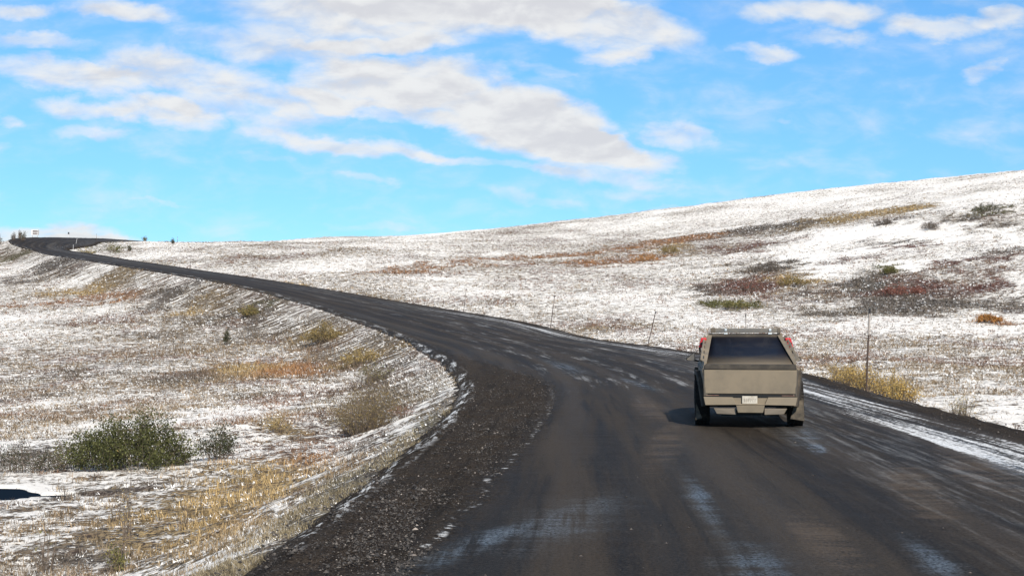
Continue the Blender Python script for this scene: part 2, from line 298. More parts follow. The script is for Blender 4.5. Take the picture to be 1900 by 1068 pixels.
# ------------------------------------------------------------------ ground material: thin snow over tundra
mt_ground, N, B = new_mat("snowy_tundra")
P = N.new('ShaderNodeNewGeometry').outputs['Position']
acov = N.new('ShaderNodeAttribute', attribute_name='cover').outputs['Fac']
atin = N.new('ShaderNodeAttribute', attribute_name='tint').outputs['Color']
rc = N.new('ShaderNodeSeparateXYZ', {0: N.new('ShaderNodeAttribute', attribute_name='rc').outputs['Vector']})
rcv = N.new('ShaderNodeAttribute', attribute_name='rc').outputs['Vector']
nA = N.noise(P, 1.15, 8.0, .80)
nB = N.noise(P, 7.0, 4.0, .75)
n1 = N.m('ADD', N.m('MULTIPLY', nA, .60), N.m('MULTIPLY', nB, .40))
nS = N.noise(N.scalev(rcv, (1.9, .25, 0)), 1.0, 5.0, .7)
emb = N.m('MULTIPLY', N.m('MULTIPLY', N.ramp(rc.outputs[2], .6, 1.6), N.ramp(rc.outputs[2], 8.5, 5.0)), N.m('LESS_THAN', rc.outputs[1], 0.0))
emb = N.m('MULTIPLY', emb, N.ramp(rc.outputs[0], 40.0, 75.0))
n1 = N.m('ADD', N.m('MULTIPLY', n1, N.m('SUBTRACT', 1.0, N.m('MULTIPLY', emb, .62))), N.m('MULTIPLY', nS, N.m('MULTIPLY', emb, .62)))
# snow where noise is above a threshold that rises with the bare share
th = N.m('ADD', .5, N.m('MULTIPLY', N.m('SUBTRACT', acov, .5), .25))
snow = N.ramp(N.m('SUBTRACT', n1, th), -.016, .016)
nD = N.noise(P, 9.0, 5.0, .7); nE = N.noise(P, 1.3, 4.0, .6)
veg = N.mix(N.ramp(nD, .42, .58), (.035, .028, .023), atin)
veg = N.mix(N.m('MULTIPLY', N.ramp(nE, .5, .7), .35), veg, (.13, .075, .055))
veg = N.mix(N.m('MULTIPLY', N.ramp(nB, .56, .7), .4), veg, (.42, .36, .26))
snc = N.mix(N.ramp(nB, .3, .7), (.84, .80, .735), (.955, .91, .84))
thin = N.m('MULTIPLY', N.ramp(N.m('ADD', nE, N.m('MULTIPLY', acov, .5)), .68, 1.0), .4)
col = N.mix(snow, veg, N.mix(thin, snc, (.47, .40, .31)))
N.l.new(col, B.inputs['Base Color'])
N.l.new(N.ramp(snow, 0, 1, .95, .6), B.inputs['Roughness']); B.inputs['Specular IOR Level'].default_value = .25
hgt = N.m('ADD', N.m('MULTIPLY', nB, .6), N.m('ADD', N.m('MULTIPLY', snow, .35), N.m('MULTIPLY', nA, 1.2)))
N.l.new(N.bump(hgt, .9, .09), B.inputs['Normal'])

# ------------------------------------------------------------------ terrain sheet (polar grid: dense ahead, coarse around)
def build_ground():
    az = np.concatenate([np.linspace(-180, -40, 30)[:-1], np.linspace(-40, -23, 60)[:-1], np.linspace(-23, 23, 1050), np.linspace(23, 40, 60)[1:], np.linspace(40, 180, 30)[1:]])
    r = np.concatenate([np.array([.3, 1, 2, 3, 4.5, 6]), np.geomspace(7, 900, 760), np.geomspace(960, 6000, 12)])
    A, Rr = np.meshgrid(np.radians(az), r); x = (np.sin(A) * Rr).ravel(); y = (np.cos(A) * Rr).ravel()
    z, s, lat, hw, e = terrain(x, y)
    z = np.where(e < 0, z - .0012 * np.hypot(x, y), z)
    cov, c = ground_cover(x, y, lat, e)
    px_, py_, pa, pb = POND
    q = np.hypot((x - px_) / pa, (y - py_) / pb) + (vnoise(x * 1.3, y * 1.3, 3) - .5) * .45
    ring = np.exp(-((q - 1.1) / .3) ** 2); cov = cov * (1 - ring); 
    na, nr = len(az), len(r)
    i = (np.arange(nr - 1)[:, None] * na + np.arange(na - 1)[None]).ravel()
    F = np.c_[i, i + 1, i + na + 1, i + na]
    o = mesh_np('ground', np.c_[x, y, z], F[:, ::-1], mt_ground, True)
    vattr(o, 'cover', cov, 'FLOAT'); vattr(o, 'tint', c, 'FLOAT_COLOR'); vattr(o, 'rc', np.c_[s, lat, e], 'FLOAT_VECTOR')
    o['kind'] = 'structure'; o['label'] = 'hummocky tundra ground thinly covered in patchy snow'
build_ground()

# ------------------------------------------------------------------ road
mt_road, N, B = new_mat("wet_gravel_road")
P = N.new('ShaderNodeNewGeometry').outputs['Position']
rcv = N.new('ShaderNodeAttribute', attribute_name='rc').outputs['Vector']
q = N.new('ShaderNodeSeparateXYZ', {0: rcv}); S, FL, FR = q.outputs
LAT = N.m('MULTIPLY', N.m('SUBTRACT', FL, FR), .5)
lv = N.new('ShaderNodeCombineXYZ', {0: S, 1: LAT}).outputs[0]
st1 = N.noise(N.scalev(lv, (.035, 1.3, 1)), 1.0, 6.0, .68)
st2 = N.noise(N.scalev(lv, (.16, 5.0, 1), (7, 3, 0)), 1.0, 5.0, .65)
bl = N.noise(N.scalev(lv, (.12, .5, 1), (3, 9, 0)), 1.0, 5.0, .6)
fine = N.noise(P, 28.0, 5.0, .75); med = N.noise(P, 5.0, 6.0, .65)
wob = N.m('MULTIPLY', N.m('SUBTRACT', N.noise(N.scalev(lv, (.35, 0, 0)), 1.0, 3.0, .6), .5), .9)
WL = N.m('ADD', N.m('SUBTRACT', N.ramp(S, 8.0, 50.0, 1.0, 2.7, smooth=False), N.ramp(S, 45.0, 85.0, 0.0, 2.2)), wob)
loose = N.m('MULTIPLY', N.ramp(N.m('ADD', N.m('SUBTRACT', WL, FL), N.m('MULTIPLY', N.m('SUBTRACT', med, .5), 1.6)), -.35, .45), N.ramp(S, 85.0, 38.0, .12, 1.0))
far = N.ramp(S, 70.0, 100.0)
loose = N.m('MAXIMUM', loose, N.ramp(FR, .9, .4))
dry = N.ramp(N.m('ADD', N.m('ADD', N.m('MULTIPLY', st1, .5), N.m('MULTIPLY', st2, .25)), N.m('MULTIPLY', bl, .25)), .42, .6)
c0 = N.mix(dry, (.0125, .0098, .0078), (.039, .0305, .0225))
c0 = N.mix(N.ramp(med, .55, .75), c0, N.mix(.5, c0, (.06, .05, .04)))
c0 = N.mix(N.m('MULTIPLY', N.ramp(st2, .47, .36), .55), c0, (.009, .008, .0072))
wob2 = N.m('MULTIPLY', N.noise(N.scalev(lv, (.03, .25, 1), (2, 8, 0)), 1.0, 4.0, .6), 9.0)
trk = N.m('SINE', N.m('ADD', N.m('MULTIPLY', LAT, 3.3), wob2))
c0 = N.mix(N.m('MULTIPLY', N.ramp(trk, .1, 1.0), .55), c0, (.055, .043, .032))
bs = N.noise(N.scalev(lv, (.012, .33, 1), (5, 1, 0)), 1.0, 5.0, .62)
c0 = N.mix(N.m('MULTIPLY', N.ramp(bs, .5, .68), N.ramp(S, 60.0, 200.0, .25, .75)), c0, (.075, .068, .060))
c0 = N.mix(N.m('MULTIPLY', N.ramp(fine, .44, .62), .5), c0, N.mix(.5, c0, (.09, .076, .062)))
c0 = N.mix(N.m('MULTIPLY', N.ramp(fine, .48, .36), .6), c0, (.010, .009, .008))
cg = N.mix(N.ramp(fine, .38, .66), (.017, .0138, .0112), (.068, .054, .042))
cg = N.mix(N.m('MULTIPLY', N.ramp(st2, .5, .38), .5), cg, (.011, .0095, .008))
vor = N.new('ShaderNodeTexVoronoi', {'Vector': P, 'Scale': 30.0}); cg = N.mix(N.m('MULTIPLY', N.ramp(vor.outputs['Distance'], .20, .1), N.ramp(N.new('ShaderNodeSeparateColor', {0: vor.outputs['Color']}).outputs[0], .62, .7)), cg, (.22, .18, .15))
base = N.mix(loose, c0, cg)
# tan mud tongues and wet patches with painted sky sheen between the wheel tracks (x, y, half width, half length, heading)
rip = N.noise(N.scalev(lv, (3.2, .5, 1)), 1.0, 4.0, .7)
SPN = N.m('ADD', N.m('MULTIPLY', N.noise(P, 1.3, 6.0, .7), .5), N.m('MULTIPLY', st2, .5))
def spot(x, y, a, b, h, soft=.5):
    m = N.new('ShaderNodeMapping', {'Vector': P}, vector_type='TEXTURE'); m.inputs['Location'].default_value = (x, y, 0)
    m.inputs['Rotation'].default_value = (0, 0, -R(h)); m.inputs['Scale'].default_value = (a, b, 1000)
    L = N.new('ShaderNodeVectorMath', {0: m.outputs[0]}, operation='LENGTH').outputs['Value']
    L = N.m('ADD', L, N.m('MULTIPLY', N.m('SUBTRACT', SPN, .5), 2.4))
    return N.ramp(L, 1.2, 1.2 - soft * 1.5)
def anyof(l):
    r_ = l[0]
    for k in l[1:]: r_ = N.m('MAXIMUM', r_, k)
    return r_
tan_ = anyof([spot(2.6, 24.0, .3, 5, 8), spot(4.9, 17, .35, 3.5, 12), spot(3.3, 34, .4, 6, 3), spot(2.9, 13.2, .3, 2, 5), spot(6.6, 20, .5, 5, 12)])
base = N.mix(N.m('MULTIPLY', tan_, N.m('MULTIPLY', N.ramp(N.m('ADD', N.m('MULTIPLY', rip, .6), N.m('MULTIPLY', fine, .4)), .42, .58), .6)), base, (.11, .082, .057))
wet = anyof([spot(-.35, 12.9, .32, 3.3, 22, .8), spot(.55, 14.5, .7, 3.0, 14, 1.), spot(2.15, 16, .2, 3.3, 4, .8), spot(2.0, 11.6, .45, 1.6, 4, .8), spot(3.55, 11.8, .25, 2.0, 8, .8), spot(4.9, 11.5, .4, 3.6, 10, .9),
             spot(4.95, 22.9, .16, 1.0, 10, .4), spot(5.3, 26, .5, 4, 8, .8), spot(2.4, 62, .8, 10, -4, .9), spot(4.2, 48, .35, 9, -2, .9), spot(7.2, 21, .5, 9, 8, 1.)])
wet_sheen = N.m('MULTIPLY', N.m('MULTIPLY', wet, N.ramp(N.m('ADD', N.m('MULTIPLY', st2, .6), N.m('MULTIPLY', rip, .4)), .40, .58)), N.ramp(fine, .36, .56))
base = N.mix(N.m('MULTIPLY', wet_sheen, .5), base, (.08, .10, .11))  # reflected sky blue mixed into the base colour of the wet patches
# snow worn into stripes along the right-hand edge
sn = N.noise(N.scalev(lv, (.06, 3.2, 1), (1, 4, 0)), 1.0, 6.0, .66)
sn = N.m('ADD', N.m('MULTIPLY', sn, .6), N.m('MULTIPLY', N.noise(P, 9.0, 5.0, .78), .4))
band = N.m('MULTIPLY', N.ramp(FR, .3, 1.0), N.ramp(N.m('ADD', FR, N.m('MULTIPLY', bl, 1.2)), 4.0, 2.7))
sth = N.ramp(band, 0.0, 1.0, .85, N.ramp(S, 45.0, 130.0, .52, .535), smooth=False)
sth = N.m('ADD', sth, N.ramp(S, 130.0, 170.0, 0, .2))
snow = N.m('MULTIPLY', N.ramp(N.m('SUBTRACT', sn, sth), -.015, .035), N.ramp(fine, .30, .50, .3, 1.0))
sn2 = N.noise(N.scalev(lv, (.3, 6.0, 1)), 1.0, 5.0, .7)
line = N.m('MULTIPLY', N.m('MULTIPLY', N.ramp(S, 60.0, 25.0, .25, .9), N.ramp(N.m('ABSOLUTE', N.m('SUBTRACT', FL, N.m('ADD', WL, .03))), .07, .01)), N.ramp(N.noise(P, 4.0, 4.0, .7), .55, .64))
sn3 = N.noise(N.scalev(lv, (.09, 1.4, 1), (4, 2, 0)), 1.0, 6.0, .66)
veil = N.m('MULTIPLY', N.m('MULTIPLY', N.ramp(N.m('ADD', N.m('MULTIPLY', sn3, .6), N.m('MULTIPLY', sn2, .4)), .53, .66), N.ramp(S, 30.0, 52.0)), N.m('MULTIPLY', N.ramp(FL, 2.6, 3.6), N.ramp(S, 190.0, 110.0, .10, .30)))
edgeL = N.m('MULTIPLY', N.m('MULTIPLY', N.ramp(N.m('ABSOLUTE', N.m('ADD', FL, .15)), .32, .05), N.ramp(S, 70.0, 120.0, 1.0, .3)), N.ramp(N.m('ADD', N.m('MULTIPLY', N.noise(N.scalev(lv, (.22, 2.5, 1)), 1.0, 5.0, .7), .6), N.m('MULTIPLY', med, .4)), .515, .575))
snow_film = N.m('MULTIPLY', N.m('MULTIPLY', N.ramp(N.m('ADD', N.m('MULTIPLY', sn2, .5), N.m('MULTIPLY', sn, .5)), .48, .64), .20), N.m('MULTIPLY', N.ramp(FR, 5.4, 3.4), N.ramp(FR, 1.0, 2.0)))  # faint grey snow veil inside the stripes
snow = anyof([snow, snow_film, N.m('MULTIPLY', line, .75), veil, N.m('MULTIPLY', edgeL, .9)])
base = N.mix(snow, base, N.mix(N.ramp(fine, .3, .7), (.58, .60, .61), (.82, .82, .81)))
N.l.new(base, B.inputs['Base Color'])
rough = N.m('ADD', N.ramp(N.m('MULTIPLY', wet_sheen, N.m('SUBTRACT', 1.0, loose)), 0, 1, .68, .36), N.m('MULTIPLY', loose, .25))
rough = N.m('SUBTRACT', rough, N.m('MULTIPLY', N.m('SUBTRACT', 1.0, dry), .1))
N.l.new(rough, B.inputs['Roughness'])
N.l.new(N.ramp(wet_sheen, 0, 1, .04, .5), B.inputs['Specular IOR Level'])
hh = N.m('ADD', N.m('MULTIPLY', fine, N.ramp(loose, 0, 1, .5, 1.1)), N.m('ADD', N.m('MULTIPLY', N.m('MULTIPLY', med, loose), 1.3), N.m('MULTIPLY', st2, .3)))
N.l.new(N.bump(hh, .8, .03), B.inputs['Normal'])

def build_road():
    s0 = np.concatenate([np.arange(-50, 5, 2.0), np.geomspace(5, 760, 1250)])
    s0 = s0[s0 < RS[-1] - 1]
    ip = lambda A: np.stack([np.interp(s0, RS, A[:, k]) for k in range(3)], 1)
    C = ip(RC); Lx = ip(_L); Rx = ip(_R)
    T = np.gradient(C[:, :2], axis=0); T /= np.linalg.norm(T, axis=1)[:, None]
    for _ in range(3):
        Tn = T.copy(); Tn[1:-1] = (T[:-2] + T[1:-1] * 2 + T[2:]) / 4; T = Tn / np.linalg.norm(Tn, axis=1)[:, None]
    Nn = np.c_[T[:, 1], -T[:, 0]]; hw = np.interp(s0, RS, RH)
    inside = np.linspace(-1, 1, 120); ext = np.array([.15, .3, .45, .6, .8, 1.0, 1.25, 1.5])
    xs = (1 - .75 * sstep(s0, 130, 300))[:, None]
    lat = np.concatenate([-hw[:, None] - ext[::-1][None] * xs, hw[:, None] * inside[None], hw[:, None] + ext[None] * xs], 1)
    k = np.clip(lat / hw[:, None] * .5 + .5, 0, 1)
    x = C[:, :1] + Nn[:, :1] * lat; y = C[:, 1:2] + Nn[:, 1:2] * lat
    z = Lx[:, 2:] * (1 - k) + Rx[:, 2:] * k
    e = np.abs(lat) - hw[:, None]; SS = s0[:, None] + 0 * lat
    FLm = lat + hw[:, None]; FRm = hw[:, None] - lat
    WLm = np.interp(SS, [8, 50, 85], [1.0, 2.7, .8])
    lo = sstep(WLm - FLm, -.5, .8); rb = sstep(FRm, 1.0, .3)
    z = z + lo * ((fbm(x * 1.6, y * 1.6, 3, 71) - .45) * .11 + (vnoise(x * 7, y * 7, 73) - .5) * .04) + rb * .8 * ((fbm(x * 1.8, y * 1.8, 3, 72) - .45) * .12)
    z = z + (fbm(SS * .05, lat * 1.1, 2, 75) - .5) * .05 + (vnoise(x * 3, y * 3, 74) - .5) * .012
    n_ = fbm(x * .9, y * .9, 3, 76)
    z = np.where(e > 0, z - e * .45 - sstep(e, .1, 1.5) * .28 * n_ * 1.4 - sstep(e, .9, 1.5) * .35, z)
    n, m = x.shape
    i = (np.arange(n - 1)[:, None] * m + np.arange(m - 1)[None]).ravel()
    o = mesh_np('road', np.c_[x.ravel(), y.ravel(), z.ravel()], np.c_[i, i + 1, i + m + 1, i + m], mt_road, True)
    vattr(o, 'rc', np.c_[SS.ravel(), FLm.ravel(), FRm.ravel()], 'FLOAT_VECTOR')
    o['kind'] = 'structure'; o['label'] = 'dark wet gravel road curving left uphill with snow along its right edge'
build_road()
rng = np.random.default_rng(11)
mt_plant, N, B = new_mat("dry_plants")
pc = N.new('ShaderNodeAttribute', attribute_name='tint').outputs['Color']
N.l.new(pc, B.inputs['Base Color']); B.inputs['Roughness'].default_value = .8; B.inputs['Specular IOR Level'].default_value = .2
mt_twig, N, B = new_mat("twig_bark")
P = N.new('ShaderNodeNewGeometry').outputs['Position']
N.l.new(N.mix(N.ramp(N.noise(P, 9.0, 4.0, .7), .35, .65), (.06, .045, .035), (.17, .13, .095)), B.inputs['Base Color']); B.inputs['Roughness'].default_value = .85

def wedge_points(n, d0, d1, p, az=21.5):
    a = np.radians(rng.uniform(-az, az, n)); k = rng.uniform(0, 1, n)
    d = (d0 ** -p + k * (d1 ** -p - d0 ** -p)) ** (-1 / p)
    return np.sin(a) * d, np.cos(a) * d, d
def blades(cx, cy, cz, h, wd, nb, spread, col, lean=.55):
    """nb one-triangle blades per tuft"""
    n = len(cx); t = n * nb
    rep = lambda v: np.repeat(v, nb)
    a = rng.uniform(0, 2 * np.pi, t); rr = np.sqrt(rng.uniform(0, 1, t)) * rep(spread)
    bx = rep(cx) + np.cos(a) * rr; by = rep(cy) + np.sin(a) * rr; bz = rep(cz) - .02
    H = rep(h) * rng.uniform(.45, 1.1, t); l = rng.uniform(.1, 1, t) * lean * H; la = a + rng.normal(0, .7, t)
    f = rng.uniform(0, 2 * np.pi, t); w2 = rep(wd) * rng.uniform(.5, 1.3, t) / 2
    V = np.empty((t, 3, 3)); V[:, 0] = np.c_[bx - np.cos(f) * w2, by - np.sin(f) * w2, bz]; V[:, 1] = np.c_[bx + np.cos(f) * w2, by + np.sin(f) * w2, bz]
    V[:, 2] = np.c_[bx + np.cos(la) * l, by + np.sin(la) * l, bz + H]
    c = np.repeat(col, nb, 0) * rng.uniform(.55, 1.45, (t, 1)); c = np.repeat(c, 3, 0)
    return V.reshape(-1, 3), np.clip(c, 0, 1)

def bent_blades(cx, cy, cz, h, wd, nb, spread, col, lean=1.0):
    """near grass: each blade is a narrow strip that arches over"""
    t = len(cx) * nb; rep = lambda v: np.repeat(v, nb)
    a = rng.uniform(0, 2 * np.pi, t); rr = np.sqrt(rng.uniform(0, 1, t)) * rep(spread)
    b0 = np.c_[rep(cx) + np.cos(a) * rr, rep(cy) + np.sin(a) * rr, rep(cz) - .02]
    H = rep(h) * rng.uniform(.5, 1.4, t); l = H * rng.uniform(.1, 1.1, t) * lean; la = rng.normal(0, .5, t) + np.repeat(rng.uniform(0, 6.28, len(cx)), nb)
    dr = np.c_[np.cos(la), np.sin(la), 0 * la]; f = rng.uniform(0, 6.28, t); wv = np.c_[np.cos(f), np.sin(f), 0 * f] * (rep(wd) * rng.uniform(.5, 1.2, t) / 2)[:, None]
    up = np.array([(0, 0, 1.0)]); m = b0 + dr * (l * .3)[:, None] + up * (H * .65)[:, None]; tp = b0 + dr * l[:, None] + up * (H * rng.uniform(.5, 1.0, t))[:, None]
    V = np.stack([b0 - wv, b0 + wv, m + wv * .8, b0 - wv, m + wv * .8, m - wv * .8, m - wv * .8, m + wv * .8, tp], 1)
    c = np.repeat(np.repeat(col, nb, 0) * rng.uniform(.55, 1.45, (t, 1)), 9, 0)
    return V.reshape(-1, 3), np.clip(c, 0, 1)

def scatter():
    Vs, Cs = [], []
    for n, d0, d1, p, nb, hs in ((330000, 9, 75, 1.0, 4, 1.0), (700000, 50, 600, .65, 3, 1.5)):
        x, y, d = wedge_points(n, d0, d1, p)
        s, lat, hw, zr = road_coords(x, y); e = np.abs(lat) - hw
        k = e > .25; x, y, d, lat, e = x[k], y[k], d[k], lat[k], e[k]
        cov, c = ground_cover(x, y, lat, e)
        cl_ = fbm(x / .8, y / .8, 2, 91)
        pr = np.clip((cov - .12) * 1.0, .05, 1) ** 1.2 * np.where(d < 50, sstep(cl_, .40, .62), sstep(cl_, .30, .55))
        k = rng.uniform(0, 1, len(x)) < pr; x, y, d, lat, e, cov, c = x[k], y[k], d[k], lat[k], e[k], cov[k], c[k]
        q = np.hypot((x - POND[0]) / POND[2], (y - POND[1]) / POND[3]); k = q > 1.25; x, y, d, lat, e, cov, c = x[k], y[k], d[k], lat[k], e[k], cov[k], c[k]
        z = terrain(x, y)[0]
        h = (.07 + .17 * cov * rng.uniform(.4, 1.2, len(x))) * hs
        h = h * np.where(e < 2.0, .7, 1) * np.where(d > 150, 1.35, 1)
        w_ = np.maximum(.008, d * .00055)
        sn_ = (rng.uniform(0, 1, len(x)) < .33)[:, None]; dk = (rng.uniform(0, 1, len(x)) < .30)[:, None]
        c = np.where(dk, c * .35, c * 1.1); c = np.where(sn_, np.array([(.80, .78, .75)]), c)
        h = np.where(sn_[:, 0], h * .38, h); w_ = np.where(sn_[:, 0], w_ * 3.0, w_)
        nr_ = (d < 38) & ~sn_[:, 0] & (rng.uniform(0, 1, len(x)) < .8)
        g = d > 0; g = g & ~((d < 38) & sn_[:, 0] & (rng.uniform(0, 1, len(x)) < .15)) & ~nr_
        V, C = blades(x[g], y[g], z[g], h[g], w_[g], nb, (.04 + h * .6)[g], c[g], 1.7); Vs.append(V); Cs.append(C)
        if nr_.any():
            V, C = bent_blades(x[nr_], y[nr_], z[nr_], h[nr_] * .95, w_[nr_] * .8, 5, (.05 + h * .5)[nr_], c[nr_] * 1.05); Vs.append(V); Cs.append(C)
    V = np.concatenate(Vs); C = np.concatenate(Cs)
    o = mesh_np('tundra_grass', V, np.arange(len(V)).reshape(-1, 3), mt_plant); vattr(o, 'tint', C, 'FLOAT_COLOR')
    o['kind'] = 'stuff'; o['label'] = 'short straw, rust and grey-brown tundra grass and dwarf shrubs poking through the snow'; o['category'] = 'grass'
    # low dwarf-birch mats on the hill side: taller clumps where the cover is dense
    x, y, d = wedge_points(60000, 60, 380, .7); s, lat, hw, zr = road_coords(x, y); e = np.abs(lat) - hw
    cov, c = ground_cover(x, y, lat, e); k = (e > 3) & (cov > .55) & (rng.uniform(0, 1, len(x)) < (cov - .45) * 1.6)
    x, y, d, c = x[k], y[k], d[k], c[k]; z = terrain(x, y)[0]
    V, C = blades(x, y, z, rng.uniform(.25, .6, len(x)), np.maximum(.05, d * .0006), 6, rng.uniform(.15, .5, len(x)), c * .9, 1.0)
    o = mesh_np('dwarf_shrub_mat', V, np.arange(len(V)).reshape(-1, 3), mt_plant); vattr(o, 'tint', C, 'FLOAT_COLOR')
    o['kind'] = 'stuff'; o['label'] = 'knee-high dwarf birch and willow mats in brown, red and grey over the snowy slopes'; o['category'] = 'shrubs'
scatter()

# ------------------------------------------------------------------ loose stones on the shoulders
mt_stone, N, B = new_mat("road_stone")
pc = N.new('ShaderNodeAttribute', attribute_name='tint').outputs['Color']; N.l.new(pc, B.inputs['Base Color']); B.inputs['Roughness'].default_value = .7
def stones():
    n = 28000; s = 1 / rng.uniform(1 / 75., 1 / 9.5, n)
    hw = np.interp(s, RS, RH); WLm = np.interp(s, [8, 50, 85], [1.0, 2.6, .5])
    k = rng.uniform(0, 1, n)
    fl = np.where(k < .80, rng.uniform(-.3, 1.1, n) * WLm, np.where(k < .9, 2 * hw - rng.uniform(-.1, 1.0, n), rng.uniform(0, 1, n) * 2 * hw))
    k2 = (fl > WLm * 1.1) & (fl < 2 * hw - 1.0); keep = ~k2 | (rng.uniform(0, 1, n) < .35)
    s, fl, hw, k2 = s[keep], fl[keep], hw[keep], k2[keep]
    k3 = rng.uniform(0, 1, len(s)) < (1 - .8 * sstep(s, 32, 60)) * sstep(fbm(s * .9, fl * 1.6, 3, 77), .38, .6) * .9 + .1; s, fl, hw, k2 = s[k3], fl[k3], hw[k3], k2[k3]
    lat = fl - hw; C = np.stack([np.interp(s, RS, RC[:, i]) for i in range(3)], 1); C2 = np.stack([np.interp(s + .5, RS, RC[:, i]) for i in range(3)], 1)
    T = C2[:, :2] - C[:, :2]; T /= np.linalg.norm(T, axis=1)[:, None]
    x = C[:, 0] + T[:, 1] * lat; y = C[:, 1] - T[:, 0] * lat
    z = road_coords(x, y)[3] + np.where(k2, .0, .03)
    r = rng.lognormal(math.log(.0070), .62, len(x)) * np.clip(s / 26, .9, 1.5); r = np.minimum(r, .028) * np.where(k2, .75, 1)
    base = np.array([(1, 0, 0), (-1, 0, 0), (0, 1, 0), (0, -1, 0), (0, 0, .8), (0, 0, -.6)], float)
    f = np.array([(0, 2, 4), (2, 1, 4), (1, 3, 4), (3, 0, 4), (2, 0, 5), (1, 2, 5), (3, 1, 5), (0, 3, 5)])
    a = rng.uniform(0, 6.28, len(x)); sc = rng.uniform(.6, 1.3, (len(x), 6, 1))
    b = base[None] * sc * r[:, None, None]
    X = b[..., 0] * np.cos(a)[:, None] - b[..., 1] * np.sin(a)[:, None] + x[:, None]; Y = b[..., 0] * np.sin(a)[:, None] + b[..., 1] * np.cos(a)[:, None] + y[:, None]
    V = np.stack([X, Y, b[..., 2] + z[:, None]], -1).reshape(-1, 3)
    F = (f[None] + 6 * np.arange(len(x))[:, None, None]).reshape(-1, 3)
    g = rng.choice([.035, .06, .10, .17, .30], len(x), p=[.52, .30, .13, .04, .01]); C_ = g[:, None] * np.array([(1.08, .92, .78)]) * rng.uniform(.85, 1.1, (len(x), 1))
    o = mesh_np('gravel', V, F, mt_stone); vattr(o, 'tint', np.repeat(C_, 6, 0), 'FLOAT_COLOR')
    o['kind'] = 'stuff'; o['label'] = 'loose dark stones scattered over the road shoulders'; o['category'] = 'gravel'
stones()

# ------------------------------------------------------------------ meltwater pond
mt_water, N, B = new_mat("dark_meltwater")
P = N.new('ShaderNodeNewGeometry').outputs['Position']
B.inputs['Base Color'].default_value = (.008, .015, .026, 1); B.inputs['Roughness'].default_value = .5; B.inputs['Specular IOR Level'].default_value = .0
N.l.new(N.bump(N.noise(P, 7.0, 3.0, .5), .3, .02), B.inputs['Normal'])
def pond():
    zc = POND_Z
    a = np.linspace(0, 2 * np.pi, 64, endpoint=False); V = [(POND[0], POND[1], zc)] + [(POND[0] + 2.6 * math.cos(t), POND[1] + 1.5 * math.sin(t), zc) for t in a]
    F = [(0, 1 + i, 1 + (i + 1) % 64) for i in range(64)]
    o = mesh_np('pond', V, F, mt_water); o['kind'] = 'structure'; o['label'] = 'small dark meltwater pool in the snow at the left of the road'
pond()

